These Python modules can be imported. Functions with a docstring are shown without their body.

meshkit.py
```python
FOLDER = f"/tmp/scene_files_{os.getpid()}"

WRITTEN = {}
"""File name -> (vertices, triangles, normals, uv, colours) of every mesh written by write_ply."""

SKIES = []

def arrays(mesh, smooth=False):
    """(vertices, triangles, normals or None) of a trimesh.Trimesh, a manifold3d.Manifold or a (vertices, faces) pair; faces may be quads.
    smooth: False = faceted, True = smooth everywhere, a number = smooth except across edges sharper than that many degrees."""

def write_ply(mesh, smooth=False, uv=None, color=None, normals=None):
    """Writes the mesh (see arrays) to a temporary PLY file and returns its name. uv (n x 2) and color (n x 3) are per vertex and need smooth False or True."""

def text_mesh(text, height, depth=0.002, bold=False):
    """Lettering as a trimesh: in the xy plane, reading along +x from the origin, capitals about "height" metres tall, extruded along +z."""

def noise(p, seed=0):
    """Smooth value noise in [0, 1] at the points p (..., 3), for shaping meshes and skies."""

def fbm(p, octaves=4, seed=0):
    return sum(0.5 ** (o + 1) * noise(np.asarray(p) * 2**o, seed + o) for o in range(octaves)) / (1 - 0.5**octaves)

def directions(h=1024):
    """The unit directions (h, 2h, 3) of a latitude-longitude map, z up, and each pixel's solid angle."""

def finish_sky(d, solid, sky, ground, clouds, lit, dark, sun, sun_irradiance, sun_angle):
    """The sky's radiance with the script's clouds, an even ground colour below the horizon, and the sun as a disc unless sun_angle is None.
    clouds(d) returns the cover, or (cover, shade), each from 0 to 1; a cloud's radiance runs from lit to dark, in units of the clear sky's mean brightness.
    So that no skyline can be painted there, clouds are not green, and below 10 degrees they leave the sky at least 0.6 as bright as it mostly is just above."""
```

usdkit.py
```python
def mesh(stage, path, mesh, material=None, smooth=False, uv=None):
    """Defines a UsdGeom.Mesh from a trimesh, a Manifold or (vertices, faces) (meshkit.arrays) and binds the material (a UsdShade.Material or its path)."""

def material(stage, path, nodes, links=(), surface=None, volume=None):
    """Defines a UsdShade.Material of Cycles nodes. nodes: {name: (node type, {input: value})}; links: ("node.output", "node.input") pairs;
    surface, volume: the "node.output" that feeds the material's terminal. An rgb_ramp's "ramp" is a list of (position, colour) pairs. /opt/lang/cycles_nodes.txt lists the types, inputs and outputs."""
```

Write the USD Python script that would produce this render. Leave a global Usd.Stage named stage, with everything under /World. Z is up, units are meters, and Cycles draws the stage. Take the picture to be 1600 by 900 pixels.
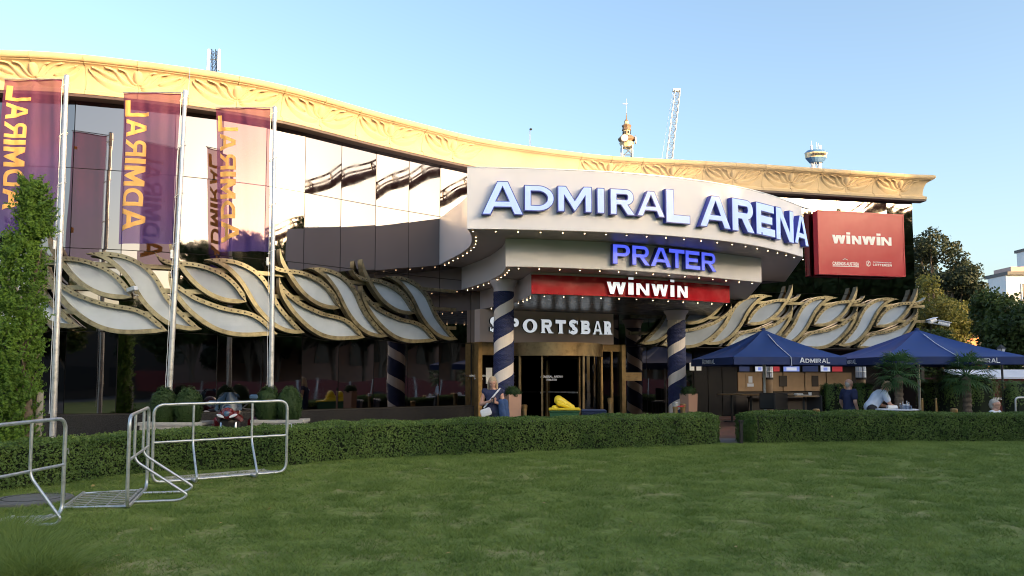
import math, random, numpy as np, trimesh, usdkit, meshkit
import manifold3d as m3
from pxr import Usd, UsdGeom, UsdLux, UsdShade, Gf, Sdf, Vt
from shapely.geometry import Polygon, LineString, Point, box as sbox
from shapely.ops import unary_union
from shapely import affinity
rng = np.random.default_rng(7)
random.seed(7)
stage = Usd.Stage.CreateInMemory()
UsdGeom.SetStageUpAxis(stage, UsdGeom.Tokens.z)
UsdGeom.SetStageMetersPerUnit(stage, 1.0)
UsdGeom.Xform.Define(stage, '/World'); UsdGeom.Scope.Define(stage, '/World/Looks')

# ------------------------------------------------------------------ camera, sky, sun, exposure
EYE = 1.64; FPX = 1200.0; PYX = 510.0
PITCH = math.atan(82 / FPX); CP, SP = math.cos(PITCH), math.sin(PITCH)
cam = UsdGeom.Camera.Define(stage, '/World/camera')
cam.CreateHorizontalApertureAttr(36.0); cam.CreateVerticalApertureAttr(20.25); cam.CreateFocalLengthAttr(27.0)
cam.CreateVerticalApertureOffsetAttr(1.35)
cam.CreateClippingRangeAttr(Gf.Vec2f(0.1, 3000))
cam.AddTransformOp().Set(Gf.Matrix4d(1,0,0,0, 0,-SP,CP,0, 0,-CP,-SP,0, 0,0,EYE,1))
EXPOSURE = 1.88
cam.CreateExposureAttr(EXPOSURE)
SUN_EL = math.radians(8.5)
sh = np.array([0.78, -0.62]); sh /= np.linalg.norm(sh)
SUN = np.array([sh[0]*math.cos(SUN_EL), sh[1]*math.cos(SUN_EL), math.sin(SUN_EL)])
dome = UsdLux.DomeLight.Define(stage, '/World/sky')
sky = usdkit.material(stage, '/World/Looks/sky_air', {
    's': ('sky_texture', {'sky_type': 'single_scattering', 'sun_disc': False, 'sun_elevation': SUN_EL, 'sun_rotation': math.atan2(SUN[0], SUN[1]), 'air_density': 0.9, 'aerosol_density': 3.6, 'ozone_density': 1.3}),
    'b': ('background_shader', {'strength': 0.15})}, [('s.color', 'b.color')], surface='b.background')
UsdShade.MaterialBindingAPI.Apply(dome.GetPrim()).Bind(sky)
sun = UsdLux.DistantLight.Define(stage, '/World/sun')
sun.CreateNormalizeAttr(True); sun.CreateIntensityAttr(0.52); sun.CreateAngleAttr(0.5); sun.CreateColorAttr(Gf.Vec3f(1.0, 0.63, 0.29))
zx = SUN; xx = np.cross([0, 0, 1.0], zx); xx /= np.linalg.norm(xx); yx = np.cross(zx, xx)
sun.AddTransformOp().Set(Gf.Matrix4d(*xx, 0, *yx, 0, *zx, 0, 0, 0, 60, 1))

# ------------------------------------------------------------------ helpers
def ray(u, v):
    b = (PYX - v) / FPX
    return np.array([(u - 800.0) / FPX, CP - b * SP, SP + b * CP])
def at_y(u, v, Y):
    r = ray(u, v); return r / r[1] * Y + np.array([0, 0, EYE])
def at_z(u, v, z):
    r = ray(u, v); return r * ((z - EYE) / r[2]) + np.array([0, 0, EYE])
used = {}
def numbered(base):
    n = used.get(base, 0); used[base] = n + 1
    return base if n == 0 else f'{base}_{n:03d}'
ORG = {}
def tag(prim, label=None, cat=None, group=None, kind=None):
    for k, v in (('label', label), ('category', cat), ('group', group), ('kind', kind)):
        if v: prim.SetCustomDataByKey(k, v)
def thing(name, label, cat, loc=(0, 0, 0), rz=0.0, group=None, kind=None):
    path = numbered('/World/' + name)
    x = UsdGeom.Xform.Define(stage, path)
    x.AddTranslateOp().Set(Gf.Vec3d(*map(float, loc))); x.AddRotateZOp().Set(math.degrees(rz))
    tag(x.GetPrim(), label, cat, group, kind)
    ORG[path] = (np.array(loc, float), float(rz)); return path
def verts(mesh):
    if hasattr(mesh, 'to_mesh'):
        m = mesh.to_mesh(); return np.array(m.vert_properties[:, :3], float), np.array(m.tri_verts)
    if isinstance(mesh, (tuple, list)): return np.asarray(mesh[0], float), np.asarray(mesh[1], int)
    return np.array(mesh.vertices, float), np.array(mesh.faces)
def part(parent, name, mesh, mat, smooth=False, label=None, kind=None, local=True):
    path = numbered(parent + '/' + name)
    v, f = verts(mesh)
    org, rz = ORG.get(parent, (None, 0))
    if not local and org is not None:
        v = v - org; c, s = math.cos(-rz), math.sin(-rz)
        v = np.column_stack([v[:, 0]*c - v[:, 1]*s, v[:, 0]*s + v[:, 1]*c, v[:, 2]])
    g = usdkit.mesh(stage, path, (v, f), mat, smooth=smooth)
    tag(g.GetPrim(), label=label, kind=kind)
    ORG[path] = ORG.get(parent, (np.zeros(3), 0)); return path
def wpart(parent, name, mesh, mat, smooth=False, label=None, kind=None):
    return part(parent, name, mesh, mat, smooth, label, kind, local=False)
def single(name, mesh, mat, label=None, cat=None, group=None, kind=None, smooth=False):
    path = numbered('/World/' + name)
    g = usdkit.mesh(stage, path, verts(mesh), mat, smooth=smooth); tag(g.GetPrim(), label, cat, group, kind); return path
def copy_of(src, label, loc, rz=0.0, name=None, group=None):
    was = stage.GetPrimAtPath(src).GetCustomData()
    base = name or src.split('/')[-1].rstrip('0123456789').rstrip('_')
    p = thing(base, label, was['category'], loc, rz, group or was.get('group'))
    pr = stage.GetPrimAtPath(p); pr.GetReferences().AddInternalReference(src); pr.SetInstanceable(True); return p
def cat(*ms):
    V, F, n = [], [], 0
    for m in ms:
        v, f = verts(m)
        if f.shape[1] == 4: f = np.vstack([f[:, [0, 1, 2]], f[:, [0, 2, 3]]])
        V.append(v); F.append(f + n); n += len(v)
    return np.vstack(V), np.vstack(F)
def bx(x0, x1, y0, y1, z0, z1):
    m = trimesh.creation.box(extents=(x1-x0, y1-y0, z1-z0)); m.apply_translation(((x0+x1)/2, (y0+y1)/2, (z0+z1)/2)); return m
def rbx(cx, cy, cz, sx, sy, sz, r=0.01, rz=0.0):
    r = min(r, sx*.49, sy*.49, sz*.49)
    pts = [(a*(sx/2-i*r), b*(sy/2-j*r), c*(sz/2-k*r)) for a in (-1,1) for b in (-1,1) for c in (-1,1) for i,j,k in ((0,1,1),(1,0,1),(1,1,0))]
    m = trimesh.convex.convex_hull(np.array(pts)); m.apply_transform(trimesh.transformations.rotation_matrix(rz, (0,0,1))); m.apply_translation((cx,cy,cz)); return m
def tube(path, r, n=8, closed=False, cap=True):
    """tube along a polyline; r a number or one per point"""
    P = np.asarray(path, float); k = len(P); R = np.broadcast_to(np.asarray(r, float), (k,))
    if closed: T = np.roll(P, -1, 0) - np.roll(P, 1, 0)
    else:
        T = np.gradient(P, axis=0)
    T /= np.linalg.norm(T, axis=1, keepdims=True) + 1e-12
    up = np.array([0, 0, 1.0]) if abs(T[0][2]) < .9 else np.array([1.0, 0, 0])
    N = np.zeros_like(P); a = np.cross(T[0], up); a /= np.linalg.norm(a); N[0] = a
    for i in range(1, k):
        a = N[i-1] - T[i]*np.dot(N[i-1], T[i]); N[i] = a/(np.linalg.norm(a)+1e-12)
    B = np.cross(T, N); th = np.linspace(0, 2*np.pi, n, endpoint=False)
    V = P[:, None] + R[:, None, None]*(np.cos(th)[None, :, None]*N[:, None] + np.sin(th)[None, :, None]*B[:, None])
    V = V.reshape(-1, 3); F = []
    kk = k if closed else k-1
    for i in range(kk):
        a0, b0 = i*n, ((i+1) % k)*n
        for j in range(n):
            j2 = (j+1) % n; F += [(a0+j, a0+j2, b0+j2), (a0+j, b0+j2, b0+j)]
    if cap and not closed:
        V = np.vstack([V, P[0], P[-1]]); c0, c1 = k*n, k*n+1
        for j in range(n):
            F += [(c0, (j+1) % n, j), (c1, (k-1)*n+j, (k-1)*n+(j+1) % n)]
    return V, np.array(F)[:, ::-1]
def cyl(x, y, z0, z1, r0, r1=None, n=20):
    r1 = r0 if r1 is None else r1
    return lathe([(0, z0), (r0, z0), (r1, z1), (0, z1)], x, y, n)
def lathe(prof, x=0, y=0, n=24):
    th = np.linspace(0, 2*np.pi, n, endpoint=False); V, F = [], []
    for r, z in prof: V += [(x+r*math.cos(t), y+r*math.sin(t), z) for t in th]
    for i in range(len(prof)-1):
        for j in range(n):
            j2 = (j+1) % n; a, b = i*n, (i+1)*n
            F += [(a+j, a+j2, b+j2), (a+j, b+j2, b+j)]
    return np.array(V, float), np.array(F)
def prism(poly, z0, z1):
    gs = [g for g in getattr(poly, 'geoms', [poly]) if g.area > 1e-7]; out = []
    for g in gs:
        m = trimesh.creation.extrude_polygon(g, z1-z0, engine='earcut'); m.apply_translation((0, 0, z0)); out.append(m)
    return cat(*out)
def rounded(pts, r, n=5, closed=False):
    """polyline with its corners rounded"""
    P = [np.array(p, float) for p in pts]; out = []; k = len(P)
    for i in range(k):
        if not closed and i in (0, k-1): out.append(P[i]); continue
        a, b, c = P[i-1], P[i], P[(i+1) % k]
        d1, d2 = a-b, c-b; l1, l2 = np.linalg.norm(d1), np.linalg.norm(d2); q = min(r, l1*.49, l2*.49)
        s, e = b+d1/l1*q, b+d2/l2*q
        for t in np.linspace(0, 1, n+1): out.append((1-t)**2*s + 2*t*(1-t)*b + t*t*e)
    return np.array(out)
def spl(pts, n):
    from scipy.interpolate import CubicSpline
    P = np.array(pts, float); t = np.concatenate([[0], np.cumsum(np.linalg.norm(np.diff(P, axis=0), axis=1))])
    return CubicSpline(t, P)(np.linspace(0, t[-1], n))
def place(mesh, loc=(0,0,0), rx=0, ry=0, rz=0, sc=1.0):
    v, f = verts(mesh); R = trimesh.transformations.euler_matrix(rx, ry, rz, 'sxyz')[:3, :3]
    return (v*sc) @ R.T + np.array(loc, float), f
def bones(bl, res=.03, it=8):
    ms = []
    for p, q, a, b in bl:
        s1 = m3.Manifold.sphere(a, 14).translate(tuple(map(float, p))); s2 = m3.Manifold.sphere(b, 14).translate(tuple(map(float, q)))
        ms.append(m3.Manifold.batch_hull([s1, s2]))
    m = m3.Manifold.batch_boolean(ms, m3.OpType.Add).refine_to_length(res)
    v, f = verts(m); t = trimesh.Trimesh(v, f, process=True)
    if it: trimesh.smoothing.filter_taubin(t, lamb=.5, nu=.53, iterations=it)
    return np.array(t.vertices), np.array(t.faces)
def ell(c, r, n=2):
    m = trimesh.creation.icosphere(subdivisions=n); m.apply_scale(r); m.apply_translation(c); return m
def quads(P00, P10, P11, P01):
    """many quads at once"""
    n = len(P00); V = np.stack([P00, P10, P11, P01], 1).reshape(-1, 3); i = np.arange(n)*4
    return V, np.concatenate([np.stack([i, i+1, i+2], 1), np.stack([i, i+2, i+3], 1)])
def leaves(P, N, L, W, seed=0, spread=.7, droop=.0):
    """one folded leaf (4 corners) at each point P, roughly facing N"""
    r = np.random.default_rng(seed); n = len(P)
    N = N + r.normal(0, spread, (n, 3)); N /= np.linalg.norm(N, axis=1, keepdims=True)
    A = r.normal(0, 1, (n, 3)); A[:, 2] -= droop; A -= N*(A*N).sum(1, keepdims=True); A /= np.linalg.norm(A, axis=1, keepdims=True)
    B = np.cross(N, A); l = (L*r.uniform(.65, 1.25, n))[:, None]; w = (W*r.uniform(.7, 1.2, n))[:, None]
    return quads(P-A*l/2, P+B*w/2+N*w*.12, P+A*l/2, P-B*w/2+N*w*.12)

def V3(*a): return np.array(a, float)
# ------------------------------------------------------------------ materials
def pm(name, col, rough=.6, metal=0, var=.12, scale=3.0, bump=0, bscale=40.0, extra=None, detail=4):
    c = np.array(col, float); nodes = {'g': ('texture_coordinate', {}), 'n': ('noise_texture', {'scale': scale, 'detail': detail, 'roughness': .6}),
        'r': ('rgb_ramp', {'ramp': [(.3, tuple(c*(1-var))), (.7, tuple(np.minimum(c*(1+var), 1)))]}),
        'rr': ('map_range', {'from_min': .3, 'from_max': .7, 'to_min': max(0.0, rough-.06), 'to_max': min(1, rough+.06)}),
        'p': ('principled_bsdf', {'metallic': metal, **(extra or {})})}
    links = [('g.object', 'n.vector'), ('n.fac', 'r.fac'), ('r.color', 'p.base_color'), ('n.fac', 'rr.value'), ('rr.result', 'p.roughness')]
    if bump:
        nodes['bn'] = ('noise_texture', {'scale': bscale, 'detail': 3}); nodes['b'] = ('bump', {'strength': bump, 'distance': .01})
        links += [('g.object', 'bn.vector'), ('bn.fac', 'b.height'), ('b.normal', 'p.normal')]
    return usdkit.material(stage, '/World/Looks/' + name, nodes, links, surface='p.BSDF')
def glow(name, col, strength, base=None):
    return usdkit.material(stage, '/World/Looks/' + name, {'p': ('principled_bsdf', {'base_color': base or col, 'roughness': .35, 'emission_color': col, 'emission_strength': strength})}, [], surface='p.BSDF')
def foliage(name, cols, trans=.25, rough=.55):
    st = [(i/(len(cols)-1), c) for i, c in enumerate(cols)]
    return usdkit.material(stage, '/World/Looks/' + name, {
        'g': ('geometry', {}), 'r': ('rgb_ramp', {'ramp': st}), 'p': ('principled_bsdf', {'roughness': rough, 'specular_ior_level': .25}), 't': ('translucent_bsdf', {}),
        'm': ('mix_closure', {'fac': trans}), 'n': ('noise_texture', {'scale': 1.7, 'detail': 3}), 'mr': ('map_range', {'from_min': .3, 'from_max': .7}), 'x': ('mix_float', {'fac': .42})},
        [('g.position', 'n.vector'), ('n.fac', 'mr.value'), ('g.random_per_island', 'x.a'), ('mr.result', 'x.b'), ('x.result', 'r.fac'), ('r.color', 'p.base_color'), ('r.color', 't.color'), ('p.BSDF', 'm.closure1'), ('t.BSDF', 'm.closure2')], surface='m.closure')
def tinted(name, col, trans_col, amount):
    """thin see-through pane: part mirror, part clear"""
    return usdkit.material(stage, '/World/Looks/' + name, {'f': ('fresnel', {'IOR': 1.55}), 'a': ('math', {'math_type': 'add', 'value2': amount, 'use_clamp': True}),
        'g': ('glossy_bsdf', {'color': col, 'roughness': .01}), 't': ('transparent_bsdf', {'color': trans_col}), 'm': ('mix_closure', {})},
        [('f.fac', 'a.value1'), ('a.value', 'm.fac'), ('t.BSDF', 'm.closure1'), ('g.BSDF', 'm.closure2')], surface='m.closure')
M = {}
M['mirror'] = usdkit.material(stage, '/World/Looks/bronze_glass', {
    'g': ('geometry', {}), 'n': ('noise_texture', {'scale': .55, 'detail': 1.0}), 'b': ('bump', {'strength': .5, 'distance': .02}),
    'o': ('object_info', {}), 'n2': ('noise_texture', {'scale': 5.0, 'detail': 5.0}), 'rr': ('map_range', {'from_min': .35, 'from_max': .8, 'to_min': .012, 'to_max': .05}),
    'p': ('principled_bsdf', {'metallic': 1.0, 'base_color': (.305, .275, .265)})},
    [('g.position', 'n.vector'), ('n.fac', 'b.height'), ('b.normal', 'p.normal'), ('g.position', 'n2.vector'), ('n2.fac', 'rr.value'), ('rr.result', 'p.roughness')], surface='p.BSDF')
M['stone'] = pm('cornice_stone', (.52, .40, .245), .75, var=.1, scale=1.5, bump=.25, bscale=25)
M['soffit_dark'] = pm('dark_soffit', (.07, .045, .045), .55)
M['black'] = pm('black_paint', (.012, .012, .014), .45)
M['black_stone'] = pm('black_granite', (.018, .018, .02), .25, var=.4, scale=60)
M['joint'] = pm('dark_joint', (.02, .018, .017), .6)
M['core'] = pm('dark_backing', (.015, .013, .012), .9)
M['roof'] = pm('roof_felt', (.12, .12, .12), .9)
M['gold'] = pm('aged_gilt_metal', (.27, .245, .165), .33, metal=.85, var=.15, scale=6, bump=.05, bscale=30)
M['brass'] = pm('brass', (.31, .225, .125), .38, metal=1, var=.15, scale=6)
M['brass_dull'] = pm('dull_brass', (.36, .24, .11), .4, metal=.9, var=.2, scale=8)
M['milk'] = pm('milky_panel', (.42, .49, .58), .16, var=.10, scale=1.4, extra={'specular_ior_level': .7})
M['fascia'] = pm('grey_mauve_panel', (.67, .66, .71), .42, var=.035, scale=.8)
M['pink_board'] = pm('pinkish_board', (.80, .63, .57), .45, var=.03, scale=.8)
M['fascia_side'] = pm('mauve_panel', (.60, .54, .57), .35, var=.04, scale=.8)
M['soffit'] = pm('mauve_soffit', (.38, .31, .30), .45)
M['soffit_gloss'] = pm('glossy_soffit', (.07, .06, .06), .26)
M['red'] = pm('red_panel', (.42, .012, .022), .18, var=.08)
M['red_box'] = pm('red_lightbox', (.45, .012, .032), .3, var=.04, scale=.7)
M['white'] = pm('white_paint', (.8, .8, .8), .4, var=.04)
M['blue_side'] = pm('blue_letter_side', (.02, .035, .30), .3)
M['letter_face'] = glow('pale_blue_letter_face', (.32, .46, 1.0), .13, (.40, .52, .90))
M['letter_blue'] = glow('blue_letter_face', (.09, .13, 1.0), .26, (.2, .25, .9))
M['letter_white'] = glow('white_letter_face', (.85, .92, 1.0), .16, (.85, .88, .9))
M['bulb'] = glow('lit_bulb', (1.0, .72, .42), 2.0)
M['navy'] = pm('navy_rope', (.014, .022, .085), .6, var=.3, scale=30)
M['cream'] = pm('cream_fluting', (.74, .66, .60), .55, var=.06)
M['cotta'] = pm('terracotta_pot', (.42, .25, .18), .6, var=.06)
M['steel'] = pm('galvanised_steel', (.50, .53, .56), .38, metal=.9, var=.12, scale=14, bump=.08, bscale=60)
M['alu'] = pm('brushed_aluminium', (.60, .61, .63), .36, metal=.85, var=.06, scale=8)
M['asphalt'] = pm('asphalt', (.055, .055, .058), .9, var=.25, scale=30, bump=.3, bscale=90)
M['paving'] = pm('grey_paving', (.17, .16, .155), .85, var=.2, scale=6, bump=.2, bscale=60)
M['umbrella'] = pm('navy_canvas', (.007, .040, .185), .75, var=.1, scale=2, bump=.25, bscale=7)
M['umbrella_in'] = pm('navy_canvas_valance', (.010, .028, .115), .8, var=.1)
M['print'] = pm('pale_print', (.62, .66, .75), .6, var=.04)
M['tan'] = pm('tan_wood', (.33, .21, .11), .5, var=.15, scale=3)
M['bark'] = pm('bark', (.13, .10, .075), .9, var=.35, scale=12, bump=.6, bscale=25)
M['pale_bark'] = pm('pale_bark', (.26, .24, .21), .9, var=.25, scale=10, bump=.5, bscale=30)
M['soil'] = pm('soil', (.05, .04, .03), .95, var=.3, scale=20)
M['cover'] = pm('dark_cover', (.12, .12, .118), .85, var=.2, scale=6, bump=.2, bscale=50)
M['concrete'] = pm('concrete', (.36, .36, .35), .85, var=.12, scale=6, bump=.2, bscale=50)
M['rubber'] = pm('black_rubber', (.015, .015, .015), .7)
M['skin'] = pm('skin', (.50, .29, .215), .5, var=.08, scale=14, extra={'subsurface_weight': .08})
M['hair_blond'] = pm('blond_hair', (.42, .32, .21), .5, var=.35, scale=60)
M['hair_grey'] = pm('grey_hair', (.40, .37, .34), .6, var=.3, scale=60)
M['yellow'] = pm('yellow_plastic', (.72, .55, .03), .4, var=.05)
M['green_plastic'] = pm('green_plastic', (.02, .09, .04), .5)
M['navy_plastic'] = pm('navy_plastic', (.02, .035, .09), .45)
# ------------------------------------------------------------------ the ground
def lawn_z(x, y):
    t = np.clip((np.asarray(y, float) - 6.0) / 9.0, 0, 1); return .05 + .25*t*t*(3-2*t) + .012*np.sin(np.asarray(x)*1.3)*np.cos(np.asarray(y)*.9)
def at_lawn(u, v):
    z = .2
    for _ in range(12): P = at_z(u, v, z); z = float(lawn_z(P[0], P[1]))
    P[2] = z; return P
M['lawn'] = usdkit.material(stage, '/World/Looks/mown_turf', {
    'g': ('geometry', {}), 'n': ('noise_texture', {'scale': .55, 'detail': 6, 'roughness': .65}), 'n2': ('noise_texture', {'scale': 14.0, 'detail': 5}), 'n3': ('noise_texture', {'scale': 2.2, 'detail': 3}),
    'r': ('rgb_ramp', {'ramp': [(.30, (.13, .185, .042)), (.5, (.19, .245, .068)), (.68, (.34, .32, .15))]}),
    'r2': ('rgb_ramp', {'ramp': [(.25, (.45, .45, .45)), (.75, (1, 1, 1))]}), 'm': ('mix_color', {'blend_type': 'multiply', 'fac': .8}),
    'x': ('mix_float', {'fac': .4}), 'b': ('bump', {'strength': .5, 'distance': .02}), 'p': ('principled_bsdf', {'roughness': .9, 'specular_ior_level': .1})},
    [('g.position', 'n.vector'), ('g.position', 'n2.vector'), ('g.position', 'n3.vector'), ('n.fac', 'x.a'), ('n3.fac', 'x.b'), ('x.result', 'r.fac'), ('n2.fac', 'r2.fac'), ('r.color', 'm.a'), ('r2.color', 'm.b'), ('m.result', 'p.base_color'), ('n2.fac', 'b.height'), ('b.normal', 'p.normal')], surface='p.BSDF')
def sheet(x0, x1, y0, y1, fz, nx, ny):
    X, Y = np.meshgrid(np.linspace(x0, x1, nx), np.linspace(y0, y1, ny)); Z = fz(X, Y)
    V = np.stack([X, Y, Z], -1).reshape(-1, 3); i = np.arange((nx-1)*(ny-1)); r, c = i//(nx-1), i % (nx-1); a = r*nx+c
    return V, np.concatenate([np.stack([a, a+1, a+nx+1], 1), np.stack([a, a+nx+1, a+nx], 1)])
single('ground', sheet(-900, 900, -900, 900, lambda x, y: x*0-.03, 2, 2), M['asphalt'], 'dark asphalt ground reaching to the horizon', 'ground', kind='structure')
single('pavement', sheet(-40, 40, 8.5, 60, lambda x, y: x*0-.0, 2, 2), M['paving'], 'grey paving in front of the glass building', 'pavement', kind='structure')

# front foot line of the clipped hedges, as seen: then the lawn ends at their backs
hl = [at_lawn(*p) for p in [(-120, 782), (0, 768), (112, 755), (189, 743), (310, 735), (450, 728), (500, 723), (650, 714), (800, 708), (950, 701.5), (1124, 694)]]
hr = [at_lawn(*p) for p in [(1187, 693.7), (1300, 691.5), (1450, 690), (1620, 689.5), (1800, 689.5)]]
HL = spl([p[:2] for p in hl], 90); HR = spl([p[:2] for p in hr], 60)
HD = .75      # hedge depth
def offset2(P, d):
    T = np.gradient(P, axis=0); T /= np.linalg.norm(T, axis=1, keepdims=True); return P + np.stack([-T[:, 1], T[:, 0]], 1)*d
edge = np.vstack([offset2(HL, HD+.05), offset2(HR, HD+.05)])
def lawn_mesh():
    xs = np.linspace(-13, 15, 113); back = np.interp(xs, edge[:, 0], edge[:, 1]); ys = np.linspace(0, 1, 60); V = []
    lawn0 = -26.0
    for x, b in zip(xs, back):
        gap = hl[-1][0] + .02 < x < hr[0][0] - .02
        b2 = (hl[-1][1] + .04) if gap else b
        Y = np.concatenate([np.linspace(lawn0, 5.5, 12)[:-1], 5.5 + (b2-5.5)*ys])
        V += [(x, y, float(lawn_z(x, y))) for y in Y] + [(x, b2 + .02, -.02)]
    V = np.array(V); n = 12-1+60+1; F = []
    for i in range(len(xs)-1):
        for j in range(n-1):
            a, b = i*n+j, (i+1)*n+j; F += [(a, b, b+1), (a, b+1, a+1)]
    return V, np.array(F)
single('lawn', lawn_mesh(), M['lawn'], 'mown green lawn with dry yellowish patches in the foreground', 'lawn', kind='structure', smooth=30)
# short grass blades: one object
def blade_patch(seed, n=340, size=.42, h=.026):
    r = np.random.default_rng(seed); P = np.column_stack([r.uniform(-size/2, size/2, (n, 2)), np.zeros(n)]); a = r.uniform(0, 2*np.pi, n)
    D = np.column_stack([np.cos(a), np.sin(a), np.zeros(n)])*.0055; lean = r.normal(0, 1.15, (n, 2)); H = h*r.uniform(.4, 1.9, n)
    tip = P + np.column_stack([lean*H[:, None], H]); V = np.stack([P-D, P+D, tip], 1).reshape(-1, 3); return V, np.arange(3*n).reshape(-1, 3)
M['blade'] = foliage('grass_blades', [(.11, .175, .036), (.195, .27, .066), (.28, .325, .098), (.54, .48, .28)], .3, .6)
def instancer(path, protos, pos, idx, yaw, scale):
    pi = UsdGeom.PointInstancer.Define(stage, path); rel = pi.CreatePrototypesRel()
    for k, (m, mat) in enumerate(protos):
        q = f'{path}/clump_{k:03d}' if k else f'{path}/clump'; usdkit.mesh(stage, q, m, mat); rel.AddTarget(q)
    pi.CreatePositionsAttr(Vt.Vec3fArray.FromNumpy(np.asarray(pos, np.float32))); pi.CreateProtoIndicesAttr(Vt.IntArray.FromNumpy(np.asarray(idx, np.int32)))
    pi.CreateOrientationsAttr(Vt.QuathArray([Gf.Quath(float(math.cos(a/2)), 0, 0, float(math.sin(a/2))) for a in yaw])); pi.CreateScalesAttr(Vt.Vec3fArray.FromNumpy(np.asarray(scale, np.float32)))
    return pi.GetPrim()
gp = []
for y in np.arange(5.2, 17.2, .3):
    for x in np.arange(-.78*y-.5, .74*y+.5, .34):
        xx_, yy_ = x + rng.uniform(-.12, .12), y + rng.uniform(-.12, .12)
        b = np.interp(xx_, edge[:, 0], edge[:, 1]) - HD
        if yy_ < b - .0: gp.append((xx_, yy_, float(lawn_z(xx_, yy_)) - .004))
gp = np.array(gp); k = len(gp)
tag(instancer('/World/grass', [(blade_patch(i), M['blade']) for i in range(4)], gp, rng.integers(0, 4, k), rng.uniform(0, 6.28, k), np.column_stack([np.ones((k, 2)), rng.uniform(.6, 1.3, k)])), 'short grass blades of the mown lawn', 'grass', kind='stuff')
# longer tuft at lower left corner
tl = []
for (u, v) in [(5, 880), (18, 895), (35, 885), (60, 900), (5, 850), (22, 860), (45, 870), (80, 905), (0, 905), (30, 915), (10, 835)]:
    for _ in range(5): q = at_lawn(u+rng.uniform(-12, 12), v+rng.uniform(-6, 6)); tl.append(q)
tl = np.array(tl); k = len(tl)
tag(instancer('/World/tall_grass', [(blade_patch(50+i, 150, .3, .15), M['blade']) for i in range(2)], tl, rng.integers(0, 2, k), rng.uniform(0, 6.28, k), np.ones((k, 3))), 'unmown taller grass tuft in the lower left corner', 'grass', kind='stuff')
# fallen leaves on the lawn near the camera
fl = [at_lawn(*p) for p in [(145, 763), (330, 758), (362, 826), (236, 832), (345, 822), (285, 845), (530, 770), (600, 800), (184, 874), (700, 870), (850, 790), (985, 820), (420, 800), (1150, 860), (1300, 780), (120, 745), (240, 755), (505, 838)]]
a, b = leaves(np.array(fl)+[0, 0, .035], np.tile([0, 0, 1.0], (len(fl), 1)), .07, .04, 3, .25)
single('fallen_leaves', (a, b), pm('dry_leaf', (.30, .22, .07), .7, var=.3), 'scattered yellow fallen leaves lying on the mown grass', 'leaves', kind='stuff')

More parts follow.
